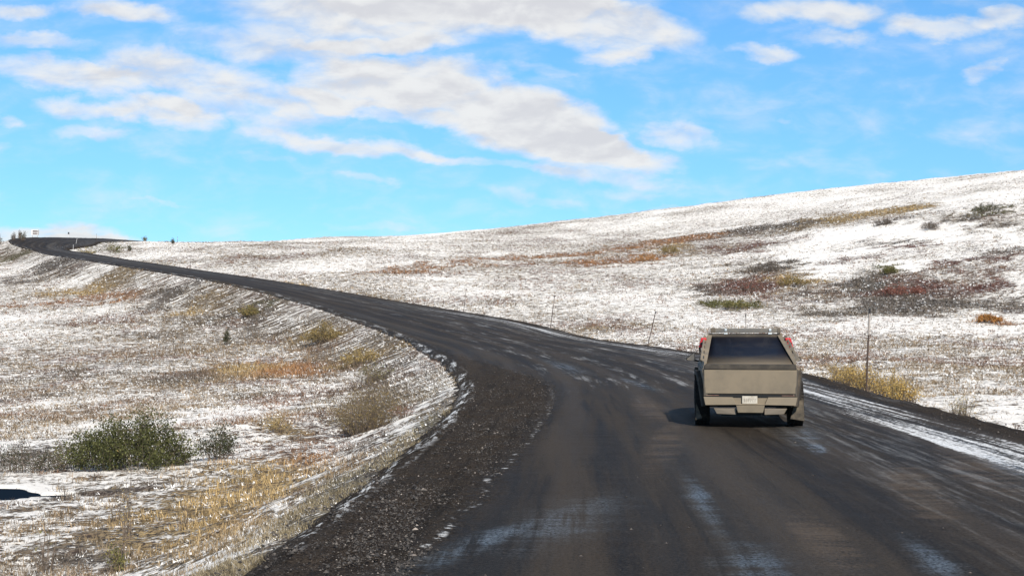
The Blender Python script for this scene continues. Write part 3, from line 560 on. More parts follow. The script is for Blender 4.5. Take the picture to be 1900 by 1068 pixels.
# ------------------------------------------------------------------ bushes
def add_tag(o, label, cat, group=None):
    o['label'] = label; o['category'] = cat
    if group: o['group'] = group
def empty(name, loc, rz=0):
    o = bpy.data.objects.new(name, None); COL.objects.link(o); o.location = loc; o.rotation_euler = (0, 0, rz); o.empty_display_size = .3; return o
def gz(x, y): return float(terrain(np.array([x]), np.array([y]))[0][0])
def bush(name, label, cat, x, y, wdt, h, stems, leaves, lsize, col, up=.8, stemr=.006, group=None, flat=.75, lowleaf=.2, base=.35, seed=0):
    r_ = np.random.default_rng(seed + int(abs(x) * 100) + int(y)); root = empty(name, (x, y, gz(x, y) - .03)); add_tag(root, label, cat, group)
    R0 = wdt / 2; n = stems
    a = r_.uniform(0, 2 * np.pi, n); q = np.sqrt(r_.uniform(0, 1, n))
    b0 = np.c_[np.cos(a) * q * R0 * base, np.sin(a) * q * R0 * base * flat, np.zeros(n)]
    qo = np.clip(q + r_.normal(0, .12, n), 0, 1.1); a2 = a + r_.normal(0, .3, n)
    # uneven outline: height varies with direction
    lob = .58 + .62 * vnoise(np.cos(a2) * 1.7 * qo * 2 + seed, np.sin(a2) * 1.7 * qo + seed * 3, 7)
    tip = np.c_[np.cos(a2) * qo * R0, np.sin(a2) * qo * R0 * flat, h * (1.0 - .55 * qo ** 2) * lob * r_.uniform(.75, 1.18, n)]
    K = 4; ts = np.linspace(0, 1, K + 1); mid = b0 * .5 + tip * .5; mid[:, 2] = tip[:, 2] * (.5 + .18 * up); mid[:, :2] = b0[:, :2] + (tip[:, :2] - b0[:, :2]) * (.5 - .2 * up)
    path = np.stack([b0 * (1 - t) ** 2 + mid * 2 * t * (1 - t) + tip * t * t for t in ts], 1)
    path[:, 1:] += r_.normal(0, .02 * h, (n, K, 3))
    # stems: three-sided tapering tubes
    ang = np.array([0, 2.094, 4.189]); rad = stemr * (1.0 - .75 * ts)[None, :, None, None] * r_.uniform(.6, 1.4, (n, 1, 1, 1))
    ring = np.stack([np.cos(ang), np.sin(ang), 0 * ang], -1)[None, None]
    V = (path[:, :, None] + ring * rad).reshape(-1, 3); base_ = (np.arange(n) * (K + 1) * 3)[:, None, None]
    F = []
    for k in range(K):
        for j in range(3): F.append((k * 3 + j, k * 3 + (j + 1) % 3, (k + 1) * 3 + (j + 1) % 3, (k + 1) * 3 + j))
    F = (np.array(F)[None] + base_).reshape(-1, 4)
    mesh_np('stems', V, F, mt_twig, parent=root)
    if leaves:
        si = r_.integers(0, n, leaves); t = lowleaf + (1 - lowleaf) * r_.uniform(0, 1, leaves) ** .8
        p = path[si]; f = t * K; i0 = np.minimum(f.astype(int), K - 1); fr = (f - i0)[:, None]
        c = p[np.arange(leaves), i0] * (1 - fr) + p[np.arange(leaves), i0 + 1] * fr
        c = c + r_.normal(0, 1, (leaves, 3)) * np.array([.07, .07, .045]) * max(h, wdt * .4); c[:, 2] = np.maximum(c[:, 2], .03)
        d1 = r_.normal(0, 1, (leaves, 3)); d1[:, 2] = np.abs(d1[:, 2]) + .6; d1 /= np.linalg.norm(d1, axis=1)[:, None]; d2 = np.cross(d1, r_.normal(0, 1, (leaves, 3))); d2 /= np.linalg.norm(d2, axis=1)[:, None]
        L_ = lsize * r_.uniform(.6, 1.4, (leaves, 1))
        V = np.stack([c, c + d1 * L_ * .5 + d2 * L_ * .28, c + d1 * L_, c + d1 * L_ * .5 - d2 * L_ * .28], 1).reshape(-1, 3)
        F = np.arange(leaves * 4).reshape(-1, 4)
        o = mesh_np('foliage', V, F, mt_plant, parent=root)
        cc = np.array(col)[r_.integers(0, len(col), leaves)] * r_.uniform(.7, 1.3, (leaves, 1)); vattr(o, 'tint', np.repeat(cc, 4, 0), 'FLOAT_COLOR')
    return root
GREEN = [(.055, .060, .020), (.075, .078, .026), (.036, .042, .018), (.10, .10, .036)]
DKGREEN = [(.042, .048, .020), (.055, .058, .026), (.03, .034, .016)]
OCHRE = [(.24, .17, .06), (.19, .14, .055), (.15, .12, .05), (.30, .22, .09)]
STRAW = [(.42, .30, .11), (.34, .22, .07), (.30, .23, .10), (.5, .38, .18)]
GOLD = [(.46, .30, .08), (.36, .22, .05), (.30, .22, .08), (.50, .36, .14)]
ORANGE = [(.42, .19, .05), (.34, .14, .04), (.30, .17, .06)]
REDB = [(.20, .068, .05), (.15, .06, .045), (.24, .10, .07)]
GREYB = [(.12, .10, .085), (.09, .08, .07), (.15, .12, .095)]
OLIVE = [(.15, .14, .045), (.11, .11, .04), (.19, .16, .06)]
b = bush
b('willow_bush', 'large dense dark green willow bush in the snow left of the road', 'bush', -9.9, 36.3, 3.3, 1.45, 190, 18000, .055, GREEN, seed=17, flat=.6, lowleaf=.08, base=.75)
b('willow_bush', 'low olive-brown bush filling the gap right of the large green bush', 'bush', -8.9, 36.6, 1.2, .65, 70, 1400, .04, OLIVE + GREYB, seed=14, base=.8)
b('willow_bush', 'smaller dark sparse willow bush just right of the large green bush', 'bush', -7.9, 37.7, 1.45, 1.05, 60, 2600, .045, DKGREEN, seed=2, base=.5)
b('willow_bush', 'low thin grey-green bush at the left edge of the photo beside the large green bush', 'bush', -12.6, 36.2, 2.4, .85, 140, 3200, .04, DKGREEN + GREYB, seed=3, flat=.5, base=.8)
b('willow_bush', 'low half-bare bush touching the left foot of the large green bush', 'bush', -11.6, 36.9, 1.6, .9, 80, 2000, .04, GREYB + OLIVE, seed=4, base=.7)
b('willow_bush', 'round tan and olive bush of upright twigs near the inside of the road curve', 'bush', -4.5, 43.7, 2.9, 1.6, 520, 8000, .032, OCHRE + [(.10, .08, .035)], seed=5, up=1.2, base=.45, lowleaf=.15)
b('willow_bush', 'small reddish bare bush at the foot of the round tan bush', 'bush', -3.3, 43.0, 1.0, .55, 90, 300, .03, REDB, seed=6)
b('willow_bush', 'tan bush spreading below the road bank in the middle of the curve', 'bush', -15.6, 116, 3.9, 1.7, 160, 3200, .10, OCHRE, seed=7, stemr=.015)
b('willow_bush', 'low wide ochre bush on the bank where the road bends', 'bush', -9.6, 91, 3.2, 1.1, 130, 2400, .08, OCHRE + STRAW, seed=8, stemr=.012, base=.7)
b('willow_bush', 'olive tan bush at the foot of the streaked road bank', 'bush', -28.4, 152, 3.0, 1.3, 90, 1600, .12, OLIVE + OCHRE, seed=9, stemr=.02)
b('willow_bush', 'loose olive grey bush behind the round tan bush', 'bush', -7.1, 74, 2.2, 1.2, 130, 1500, .06, OLIVE + GREYB, seed=10, stemr=.01)
b('willow_bush', 'small yellow bush standing alone in the snow between green and tan bushes', 'bush', -7.7, 46.1, 1.0, .7, 80, 900, .035, STRAW, seed=11)
b('spruce_sapling', 'tiny dark green spruce alone on the left snowfield', 'tree', -24.9, 123.2, .75, 1.25, 30, 700, .09, DKGREEN, seed=12, up=1.6, base=.6)
for k, (x, y, wd, h, lab) in enumerate([(12.15, 51.5, 1.5, .95, 'spiky straw-coloured willow clump nearest the dark truck on the right verge'), (11.75, 46.3, 1.1, .85, 'straw-yellow clump at the foot of the tallest snow stake'),
        (11.9, 44.3, 1.2, .8, 'straw-yellow clump just right of the tallest snow stake'), (11.75, 42.3, 1.1, .68, 'rounded orange-yellow clump at the right end of the row by the stake'), (11.9, 49.0, 1.3, .8, 'loose yellow clump second from the truck on the right verge')]):
    b('willow_clump', lab, 'bush', x, y, wd * 1.1, h * 1.1, 150, 1700, .042, GOLD, seed=20 + k, up=1.3, group='yellow willow clumps on the right verge', base=.6, flat=.8)
b('willow_clump', 'thin olive clump with bare upright twigs low on the right verge', 'bush', 10.6, 33.2, 1.1, .75, 60, 450, .035, OLIVE + STRAW, seed=30, up=1.4)
for k, (x, y, wd, h, ns, nl, cc, lab) in enumerate([(-6.55, 24.2, .35, 1.25, 11, 60, STRAW, 'tall thin sapling with a tuft of yellow leaves below the large green bush'), (-5.7, 24.6, .6, .6, 14, 20, GREYB, 'small dark leafless shrub in straw grass near the left roadside'),
        (-6.9, 20.9, .7, 1.0, 14, 40, OLIVE, 'bare branching sapling in the bottom left corner'), (-5.9, 21.6, .5, 1.15, 8, 60, OCHRE, 'slender half-bare sapling at the lower left edge of the straw grass'), (-5.75, 20.4, .5, .45, 30, 420, OLIVE, 'small bright olive bush at the very bottom left'), (-7.4, 26.5, .6, .8, 12, 70, OCHRE, 'twiggy brown sapling just below the dark pool')]):
    b('willow_sapling', lab, 'sapling', x, y, wd, h, ns, nl, .035, cc, seed=40 + k, up=1.5, group='thin saplings in the lower left corner', base=.3, stemr=.007)
for k, (x, y, wd, h, cc, lab) in enumerate([(22.2, 140, 3.2, 1.0, OLIVE, 'low olive green bush at the foot of the hill left of the truck roof'), (40, 143.2, 5.2, 1.3, REDB, 'wide red-brown bush on the lower hillside right of the stake top'), (23.6, 247.7, 5.0, 1.7, ORANGE, 'bright orange-brown bush in the middle of the hillside'),
        (30.9, 274.8, 3.6, 1.7, OCHRE, 'dark ochre bush uphill from the bright orange one'), (38.4, 113.3, 2.2, .8, ORANGE, 'small orange bush near the right edge at the foot of the hill'), (84, 248.5, 5.5, 2.0, DKGREEN, 'dark green bush highest on the hill near the right edge'),
        (72.1, 242, 3.5, 1.5, GREYB, 'single grey-brown bush ringed by clean snow on the hill'), (70.6, 266.6, 3.5, 1.3, GREYB, 'dark bush on clean snow just under the long brown band'), (44.2, 164.8, 2.0, 1.1, OLIVE, 'small olive bush standing above the red-brown bush'),
        (34.6, 190.2, 4.0, 1.7, GREYB, 'grey tangled bush at the left end of the clean snow slope'), (32.3, 162, 3.4, 1.2, OCHRE, 'ochre brown bush between the grey tangle and the red-brown bush'), (27.3, 162, 4.6, 1.3, GREYB + REDB, 'broad brownish bush straight above the truck on the hillside')]):
    b('hillside_bush', lab, 'bush', x, y, wd, h, 60, 1500, .13, cc, seed=60 + k, group='bushes scattered over the right hillside', base=.8, stemr=.02, flat=.9)
for k, (x, y, wd, h, cc, lab) in enumerate([(-126.5, 346, 2.2, 3.0, DKGREEN, 'dark bush on the skyline at the far left edge of the photo'), (-122.6, 352, 2.6, 2.3, DKGREEN, 'dark bush just left of the two-legged road sign'), (-124.5, 351, 1.4, 2.0, GREYB, 'thin grey bush second from the left on the skyline'), (-127.2, 363, 1.2, 2.3, GREYB, 'bare spindly bush between the dark ones on the left skyline'),
        (-105, 402, 1.8, 1.9, OLIVE, 'small light bush on the skyline beyond the far road bend'), (-90.5, 375, 1.3, 1.5, DKGREEN, 'single tiny dark spruce at the end of the visible far road'), (-90.5, 332.4, 1.2, 1.6, DKGREEN, 'small dark spruce below the far road right of the bend'), (-125, 335, 5, 2.2, OLIVE, 'wide olive thicket on the bank below the far bend'),
        (-100.5, 329.5, 6.5, 1.5, OLIVE + STRAW, 'wide yellow-olive thicket inside the tight far bend'), (-94, 331, 3.5, 1.6, OLIVE, 'olive bush next to the thicket inside the far bend')]):
    b('skyline_bush', lab, 'bush', x, y, wd, h, 34, 260, .20, cc, seed=80 + k, group='small bushes around the far bend', base=.5, stemr=.03, up=1.3)
# ------------------------------------------------------------------ object materials
def simple(name, col, rough=.5, metal=0., spec=.5, dust=None, dscale=3.0, dmax=.9, emis=None):
    m, N, B = new_mat(name); B.inputs['Roughness'].default_value = rough; B.inputs['Metallic'].default_value = metal; B.inputs['Specular IOR Level'].default_value = spec
    tc = N.new('ShaderNodeTexCoord').outputs['Object']
    n = N.noise(tc, dscale, 6.0, .65)
    if dust is None:
        N.l.new(N.mix(N.ramp(n, .35, .7), col, tuple(c * .75 for c in col)), B.inputs['Base Color'])
    else:
        lo, hi = dust; f = N.m('MULTIPLY', N.ramp(n, lo, hi), dmax)
        N.l.new(N.mix(f, col, (.235, .19, .132)), B.inputs['Base Color']); N.l.new(N.ramp(f, 0, 1, rough, .85), B.inputs['Roughness'])
        if metal: N.l.new(N.ramp(f, 0, 1, metal, 0), B.inputs['Metallic'])
    return m
M_dust = simple('dusty_steel', (.185, .153, .11), .6, .15, .3, dust=(.28, .62), dscale=2.2)
M_dustd = simple('dusty_dark_panel', (.07, .06, .048), .6, 0, .3, dust=(.35, .85), dscale=2.0, dmax=.6)
M_lip = simple('grimy_tail_lip', (.038, .033, .027), .7, 0, .2, dust=(.4, .9), dscale=3.0, dmax=.4)
M_black = simple('black_plastic', (.012, .012, .012), .6, 0, .3)
M_trim = simple('muddy_black_trim', (.045, .038, .031), .8, 0, .2, dust=(.4, .8), dscale=4.0, dmax=.4)
M_side = simple('muddy_side_steel', (.22, .185, .145), .7, .0, .2, dust=(.35, .75), dscale=2.5, dmax=.7)
M_glass = simple('dark_glass', (.006, .008, .014), .12, 0, .5, dust=(.55, .95), dscale=2.0, dmax=.25)
M_flap = simple('muddy_rubber_flap', (.045, .040, .034), .85, 0, .1, dust=(.3, .8), dscale=6.0, dmax=.5)
M_tyre = simple('muddy_tyre', (.02, .018, .016), .85, 0, .2, dust=(.5, .9), dscale=6.0, dmax=.3)
M_rim = simple('dark_rim', (.05, .05, .05), .5, .5)
M_red = simple('red_plastic', (.50, .02, .025), .45, 0, .4, dust=(.6, .9), dscale=6.0, dmax=.25)
M_alu = simple('grey_aluminium', (.15, .14, .125), .5, .4, .5, dust=(.4, .8), dscale=5.0, dmax=.7)
M_bright = simple('bright_clamp', (.75, .75, .72), .35, .6)
M_plate = simple('dusty_plate', (.52, .48, .40), .6, 0, .3, dust=(.4, .8), dscale=14.0, dmax=.7)
M_mark = simple('faded_plate_ink', (.33, .29, .24), .7)
M_lens = simple('dusty_red_lens', (.14, .03, .025), .4, 0, .5, dust=(.3, .7), dscale=4, dmax=.8)
M_stake = simple('weathered_stake', (.075, .048, .036), .8, dscale=9.0)
M_white = simple('chalky_white_paint', (.72, .70, .68), .6, dscale=9.0)
M_band = simple('worn_pale_band', (.36, .31, .27), .7, dscale=9.0)
M_dark = simple('dark_paint', (.02, .018, .018), .6)
M_post = simple('grey_post', (.30, .28, .26), .7, dscale=6.0)
M_signink = simple('dark_sign_lettering', (.05, .035, .03), .6)
# tonneau: dark slats, dusty towards the tail because mud is thrown up there
M_ton, N, B = new_mat('slatted_dark_cover')
tcn = N.new('ShaderNodeTexCoord').outputs['Object']; sy = N.new('ShaderNodeSeparateXYZ', {0: tcn})
nn = N.noise(tcn, 2.2, 5.0, .6); f = N.m('ADD', N.ramp(sy.outputs[1], 1.3, .0), N.m('MULTIPLY', N.m('SUBTRACT', nn, .5), .45), clamp=True)
f2 = N.m('MULTIPLY', N.ramp(sy.outputs[1], 2.8, 3.4), .15); f = N.m('MAXIMUM', N.m('MULTIPLY', f, .75), f2)
N.l.new(N.mix(f, (.009, .011, .019), (.20, .165, .12)), B.inputs['Base Color']); N.l.new(N.ramp(f, 0, .5, .4, .85), B.inputs['Roughness']); B.inputs['Specular IOR Level'].default_value = .01
sl = N.m('SINE', N.m('MULTIPLY', sy.outputs[1], 80.0)); N.l.new(N.bump(sl, .25, .004), B.inputs['Normal'])

def pm(name, V, F, mat, parent=None, bevel=0, thick=0, smooth=False):
    me = bpy.data.meshes.new(name); me.from_pydata([tuple(v) for v in V], [], [tuple(f) for f in F]); me.validate(); me.update()
    if mat: me.materials.append(mat)
    o = bpy.data.objects.new(name, me); COL.objects.link(o)
    if parent: o.parent = parent
    if thick: m = o.modifiers.new('thickness', 'SOLIDIFY'); m.thickness = thick; m.offset = -1
    if bevel: m = o.modifiers.new('bevel', 'BEVEL'); m.width = bevel; m.segments = 2; m.limit_method = 'ANGLE'
    for p in me.polygons: p.use_smooth = smooth
    return o
def box_vf(x0, x1, y0, y1, z0, z1):
    V = [(x, y, z) for x in (x0, x1) for y in (y0, y1) for z in (z0, z1)]
    return V, [(0, 1, 3, 2), (4, 6, 7, 5), (0, 4, 5, 1), (2, 3, 7, 6), (0, 2, 6, 4), (1, 5, 7, 3)]
def hexa(a, b_):   # two quads (lists of four points), joined into a solid
    return list(a) + list(b_), [(0, 1, 2, 3), (7, 6, 5, 4), (0, 4, 5, 1), (1, 5, 6, 2), (2, 6, 7, 3), (3, 7, 4, 0)]
def join(*parts):
    V, F = [], []
    for v, f in parts: F += [tuple(i + len(V) for i in q_) for q_ in f]; V += list(v)
    return V, F
def lathe(prof, seg=40, axis='x'):
    V = []; n = len(prof)
    for i in range(seg):
        a = 2 * math.pi * i / seg
        for (t, r) in prof: V.append((t, r * math.cos(a), r * math.sin(a)) if axis == 'x' else (r * math.cos(a), r * math.sin(a), t))
    F = [(i * n + k, ((i + 1) % seg) * n + k, ((i + 1) % seg) * n + k + 1, i * n + k + 1) for i in range(seg) for k in range(n - 1)]
    return V, F
def rod(p, q, r, seg=8, r2=None):
    p = np.array(p, float); q = np.array(q, float); d = q - p; d /= np.linalg.norm(d); u_ = np.cross(d, (0, 0, 1) if abs(d[2]) < .9 else (1, 0, 0)); u_ /= np.linalg.norm(u_); v_ = np.cross(d, u_)
    V = []; r2 = r if r2 is None else r2
    for c_, rr in ((p, r), (q, r2)):
        for i in range(seg): a = 2 * math.pi * i / seg; V.append(tuple(c_ + (u_ * math.cos(a) + v_ * math.sin(a)) * rr))
    F = [(i, (i + 1) % seg, seg + (i + 1) % seg, seg + i) for i in range(seg)] + [tuple(range(seg))[::-1], tuple(range(seg, 2 * seg))]
    return V, F

# ------------------------------------------------------------------ the truck ahead (origin: ground under the middle of the tail)
def build_truck():
    HEAD = 7.5
    T = empty('pickup_truck', (4.60, 27.2, .0), R(-HEAD)); add_tag(T, 'angular dusty tan pickup truck with sloping dark rear cover driving on the gravel road', 'truck')
    zb = lambda y: float(np.interp(y, [0, 3.2, 5.5], [1.13, 1.18, .93]))
    xb = lambda y: float(np.interp(y, [0, 1.2, 4.4, 5.5, 5.66], [.915, 1.0, 1.0, .90, .80]))
    zt = lambda y: float(np.interp(y, [0, .12, 3.35, 5.3, 5.62], [1.235, 1.25, 1.80, 1.06, .90]))
    def side(y, z, off=0):
        k = z - zb(y); return xb(y) - (.33 * k if k > 0 else -.13 * k) + off
    low = [(.02, .62), (.30, .47), (.40, .52), (.52, .86), (.74, 1.0), (1.28, 1.0), (1.50, .86), (1.64, .44), (4.0, .44), (4.10, .84), (4.32, .98), (4.88, .96), (5.08, .82), (5.18, .50), (5.5, .50), (5.66, .74), (5.5, .93)]
    top = [(5.5, zb(5.5)), (4.4, zb(4.4)), (3.2, zb(3.2)), (1.6, zb(1.6)), (0.02, zb(0))]
    V, F = [], []
    for sgn in (-1, 1):
        pts = low + top[1:]; b0 = len(V)
        V += [(sgn * side(y, z), y, z) for y, z in pts]; f = tuple(range(b0, b0 + len(pts))); F.append(f if sgn > 0 else f[::-1])
    body = pm('body', V, F, M_side, T, thick=.035)
    # upper side: sail panel behind, door glass, front pillar
    for sgn in (-1, 1):
        up = [(.02, zb(0)), (1.6, zb(1.6)), (3.2, zb(3.2)), (4.4, zb(4.4)), (5.3, zb(5.3)), (5.3, zt(5.3)), (4.5, zt(4.5)), (3.35, 1.80), (1.6, zt(1.6)), (.02, 1.235)]
        pm('sail_panel', [(sgn * side(y, z, -.004), y, z) for y, z in up], [tuple(range(len(up)))[::sgn]], M_side, T, thick=.03)
        wn_ = [(1.9, 1.24), (4.35, 1.22), (4.75, 1.18), (3.4, 1.70), (2.2, 1.50)]
        pm('side_window', [(sgn * side(y, z, .006), y, z) for y, z in wn_], [tuple(range(len(wn_)))[::sgn]], M_glass, T, thick=.01)
    # added inner shell of black boxes keeps light out under the skin
    pm('light_block_shell', *join(box_vf(-.62, .62, .15, 5.3, .40, 1.0), box_vf(-.86, .86, .12, .42, .72, 1.10), box_vf(-.9, .9, 1.66, 3.9, .46, 1.1)), M_black, T)
    def rail(y): return side(y, zt(y))
    # roof, windscreen and bonnet in one fold
    ys = [3.35, 4.5, 5.3, 5.62]; V = []; F = []
    for y in ys: V += [(-rail(y) + .01, y, zt(y)), (rail(y) - .01, y, zt(y))]
    pm('windscreen', V[:6], [(0, 1, 3, 2), (2, 3, 5, 4)], M_glass, T, thick=.02)
    pm('front_fascia', [(-.83, 5.3, 1.06), (.83, 5.3, 1.06), (.80, 5.62, .9), (-.80, 5.62, .9), (.78, 5.7, .72), (-.78, 5.7, .72), (.82, 5.5, .5), (-.82, 5.5, .5)], [(0, 1, 2, 3), (3, 2, 4, 5), (5, 4, 6, 7)], M_side, T, thick=.03)
    # top rails either side of the cover
    V = []; F = []
    ins = .05; ins1 = .10
    for sgn in (-1, 1):
        q = [(.10, 0), (3.35, 0)]
        a = [(sgn * rail(.1), .10, zt(.1)), (sgn * rail(3.35), 3.35, 1.80), (sgn * (rail(3.35) - ins1), 3.35, 1.79), (sgn * (rail(.1) - ins), .10, zt(.1) - .01)]
        pm('top_rail', a, [(0, 1, 2, 3)[::-sgn]], M_dust, T, thick=.02)
    w0, w1 = rail(.1) - ins + .005, rail(3.35) - ins1 + .005
    n = 16; V = []; F = []
    for i in range(n + 1):
        t = i / n; y = .12 + 3.2 * t; wv = w0 + (w1 - w0) * t; z = zt(y) - .022 - .012 * math.sin(math.pi * t)
        V += [(-wv, y, z), (wv, y, z)]
    F = [(2 * i, 2 * i + 1, 2 * i + 3, 2 * i + 2) for i in range(n)]
    pm('bed_cover', V, F, M_ton, T, smooth=True, thick=.02)
    # dark lip across the tail, tailgate under it
    pm('tail_lip', *hexa([(-.885, -.035, 1.135), (.885, -.035, 1.135), (.885, .16, 1.135), (-.885, .16, 1.135)], [(-.87, -.02, 1.228), (.87, -.02, 1.228), (.86, .15, 1.236), (-.86, .15, 1.236)]), M_lip, T, bevel=.008)
    tg = pm('tailgate', *hexa([(-.875, .0, .665), (.875, .0, .665), (.875, .06, .665), (-.875, .06, .665)], [(-.885, -.025, 1.128), (.885, -.025, 1.128), (.885, .06, 1.128), (-.885, .06, 1.128)]), M_dust, T, bevel=.012)
    pm('handle', *box_vf(-.10, .10, -.003, .012, .640, .658), M_black, tg)
    for sgn in (-1, 1):   # rear corner posts
        pm('corner_panel', [(sgn * .888, .0, .62), (sgn * side(.05, .62), .03, .62), (sgn * side(.05, 1.13), .03, 1.135), (sgn * .892, -.01, 1.135)], [(0, 1, 2, 3)[::sgn]], M_dustd, T, thick=.03)
    pm('gap_strip', *box_vf(-.89, .89, .02, .10, .60, .66), M_black, T)
    # bumper
    bp = pm('rear_bumper', *join(
        hexa([(-.86, -.03, .445), (-.27, -.06, .455), (-.27, .06, .455), (-.86, .08, .445)], [(-.895, -.015, .605), (-.335, -.05, .60), (-.335, .06, .60), (-.895, .08, .605)]),
        hexa([(.27, -.06, .455), (.86, -.03, .445), (.86, .08, .445), (.27, .06, .455)], [(.335, -.05, .60), (.895, -.015, .605), (.895, .08, .605), (.335, .06, .60)]),
        box_vf(-.29, .29, -.05, .06, .448, .472), box_vf(-.34, .34, .035, .07, .45, .60)), M_dust, T, bevel=.008)
    lp = pm('licence_plate', *box_vf(-.155, .135, -.012, -.004, .478, .625), M_plate, bp, bevel=.004)
    mk = []
    rr = random.Random(3)
    for i in range(6):
        x0 = -.125 + i * .042
        mk.append(box_vf(x0, x0 + .010, -.0145, -.011, .51, .575))
        mk.append(box_vf(x0 + .0115, x0 + .024, -.0145, -.011, rr.choice([.51, .538, .562]), rr.choice([.5705, .576, .58])))
    pm('plate_number', *join(*mk), M_mark, lp)
    for sgn in (-1, 1):
        pm('lower_bumper', *hexa([(sgn * .27, .03, .262), (sgn * .64, .05, .275), (sgn * .64, .12, .275), (sgn * .27, .10, .262)], [(sgn * .27, .01, .385), (sgn * .70, .02, .385), (sgn * .70, .12, .385), (sgn * .27, .10, .385)]), M_side, T, bevel=.006)
    pm('hitch_cover', *hexa([(-.24, -.05, .305), (.24, -.05, .305), (.24, .06, .305), (-.24, .06, .305)], [(-.27, -.07, .44), (.27, -.07, .44), (.27, .06, .44), (-.27, .06, .44)]), M_dust, T, bevel=.008)
    for sgn in (-1, 1):
        pm('tail_lamp', *box_vf(min(sgn * .60, sgn * .86), max(sgn * .60, sgn * .86), .008, .03, .628, .640), M_lens, T)
    pm('undertray', *box_vf(-.55, .55, .12, .9, .235, .30), M_black, T)
    pm('rear_axle', *join(rod((-.8, 1.0, .44), (.8, 1.0, .44), .05), rod((-.35, 1.0, .42), (-.2, .3, .5), .03), rod((.35, 1.0, .42), (.2, .3, .5), .03)), M_black, T)
    # wheels
    for y in (1.0, 4.62):
        for sgn in (-1, 1):
            wr = empty('wheel', (sgn * .915, y, .435)); wr.parent = T
            prof = [(-.13, .24), (-.145, .30), (-.15, .38), (-.135, .42), (-.10, .438), (.10, .438), (.135, .42), (.15, .38), (.145, .30), (.13, .24)]
            Vt, Ft = lathe(prof, 48)
            lugs = [box_vf(-.01, .01, -.02, .02, .43, .449)]
            tl = []
            for i in range(40):
                a = 2 * math.pi * i / 40
                for xo, sh in ((-.115, 0), (.115, .08), (-.045, .04), (.045, .12)):
                    Vb, Fb = box_vf(xo - .028, xo + .028, -.022, .022, .425, .447); ca, sa = math.cos(a + sh), math.sin(a + sh)
                    tl.append(([(p[0], p[1] * ca - p[2] * sa, p[1] * sa + p[2] * ca) for p in Vb], Fb))
            pm('tyre', *join((Vt, Ft), *tl), M_tyre, wr)
            Vr, Fr = lathe([(sgn * .03, .0), (sgn * .06, .06), (sgn * .09, .10), (sgn * .06, .20), (sgn * .12, .245), (-sgn * .12, .245)], 24)
            pm('rim', Vr, Fr, M_rim, wr)
            if y > 3 : wr.rotation_euler = (0, 0, R(4))
    arch = {1.0: [(.28, .40), (.40, .56), (.53, .86), (.74, 1.0), (1.28, 1.0), (1.49, .86), (1.66, .42)], 4.62: [(3.96, .42), (4.11, .84), (4.32, .98), (4.88, .96), (5.07, .82), (5.22, .42)]}
    outr = {1.0: [(.16, .42), (.28, .62), (.42, .93), (.69, 1.085), (1.33, 1.085), (1.58, .90), (1.76, .42)], 4.62: [(3.86, .42), (4.02, .88), (4.28, 1.05), (4.92, 1.035), (5.16, .86), (5.33, .42)]}
    for y in arch:
        for sgn in (-1, 1):
            I, O = arch[y], outr[y]; n = len(I); V = []
            for (a_, c_) in zip(I, O):
                V += [(sgn * (side(*a_) - .02), *a_), (sgn * (side(*a_) + .095), *a_), (sgn * (side(*c_) + .07), *c_), (sgn * (side(*c_) + .002), *c_)]
            F = []
            for i in range(n - 1):
                for k in range(3): q = (4 * i + k, 4 * (i + 1) + k, 4 * (i + 1) + k + 1, 4 * i + k + 1); F.append(q if sgn > 0 else q[::-1])
            pm('fender_flare', V, F, M_trim, T)
            pm('wheel_well', [(sgn * .62, p[0], p[1]) for p in I] + [(sgn * (side(*p) - .01), *p) for p in I], [(i, i + 1, n + i + 1, n + i) for i in range(n - 1)], M_black, T)
    for sgn in (-1, 1):
        fx = .78 if sgn > 0 else .92; ft = .50 if sgn > 0 else .42
        pm('mud_flap', *hexa([(sgn * fx, .34, .17), (sgn * 1.05, .34, .13), (sgn * 1.05, .36, .13), (sgn * fx, .36, .17)], [(sgn * (fx + .10), .42, ft), (sgn * 1.04, .42, ft + .04), (sgn * 1.04, .45, ft + .04), (sgn * (fx + .10), .45, ft)]), M_flap, T, bevel=.004)
        pm('sill', *box_vf(min(sgn * .86, sgn * .95), max(sgn * .86, sgn * .95), 1.76, 3.86, .38, .47), M_trim, T)
    # mirrors
    for sgn in (-1, 1):
        mr = pm('wing_mirror', *join(hexa([(sgn * 1.06, 3.95, 1.19), (sgn * 1.24, 3.98, 1.20), (sgn * 1.27, 3.99, 1.245), (sgn * 1.07, 3.95, 1.40)], [(sgn * 1.07, 4.06, 1.19), (sgn * 1.22, 4.08, 1.21), (sgn * 1.23, 4.08, 1.24), (sgn * 1.08, 4.06, 1.35)]),
                                     rod((sgn * .95, 4.05, 1.19), (sgn * 1.10, 4.03, 1.21), .022)), M_black, T, bevel=.01)
        pm('mirror_glass', [(sgn * 1.075, 3.944, 1.205), (sgn * 1.228, 3.97, 1.215), (sgn * 1.245, 3.976, 1.24), (sgn * 1.08, 3.944, 1.38)], [(0, 1, 2, 3)], M_alu, mr)
    # slotted side plates standing on the rails, red cans strapped at their top ends
    for sgn in (-1, 1):
        a0 = np.array((sgn * (rail(.25) - .03), .25, zt(.25) + .01)); a1 = np.array((sgn * (rail(2.9) - .02), 2.9, zt(2.9) + .01))
        up_ = np.array((sgn * .085, 0, .045)); up2 = np.array((sgn * .06, 0, .05)); th_ = np.array((sgn * .012, 0, -.012))
        pl = []
        # plate as frame: two long rails, end pieces and webs so the slots are real openings
        def strip(t0, t1, h0, h1):
            pt = lambda t, h: a0 + (a1 - a0) * t + (up_ * (1 - t) + up2 * t) * h
            A_ = [pt(t0, h0), pt(t1, h0), pt(t1, h1), pt(t0, h1)]; return hexa([tuple(p) for p in A_], [tuple(p + th_) for p in A_])
        pl += [strip(0, 1, 0, .3), strip(0, 1, .62, 1.05)]
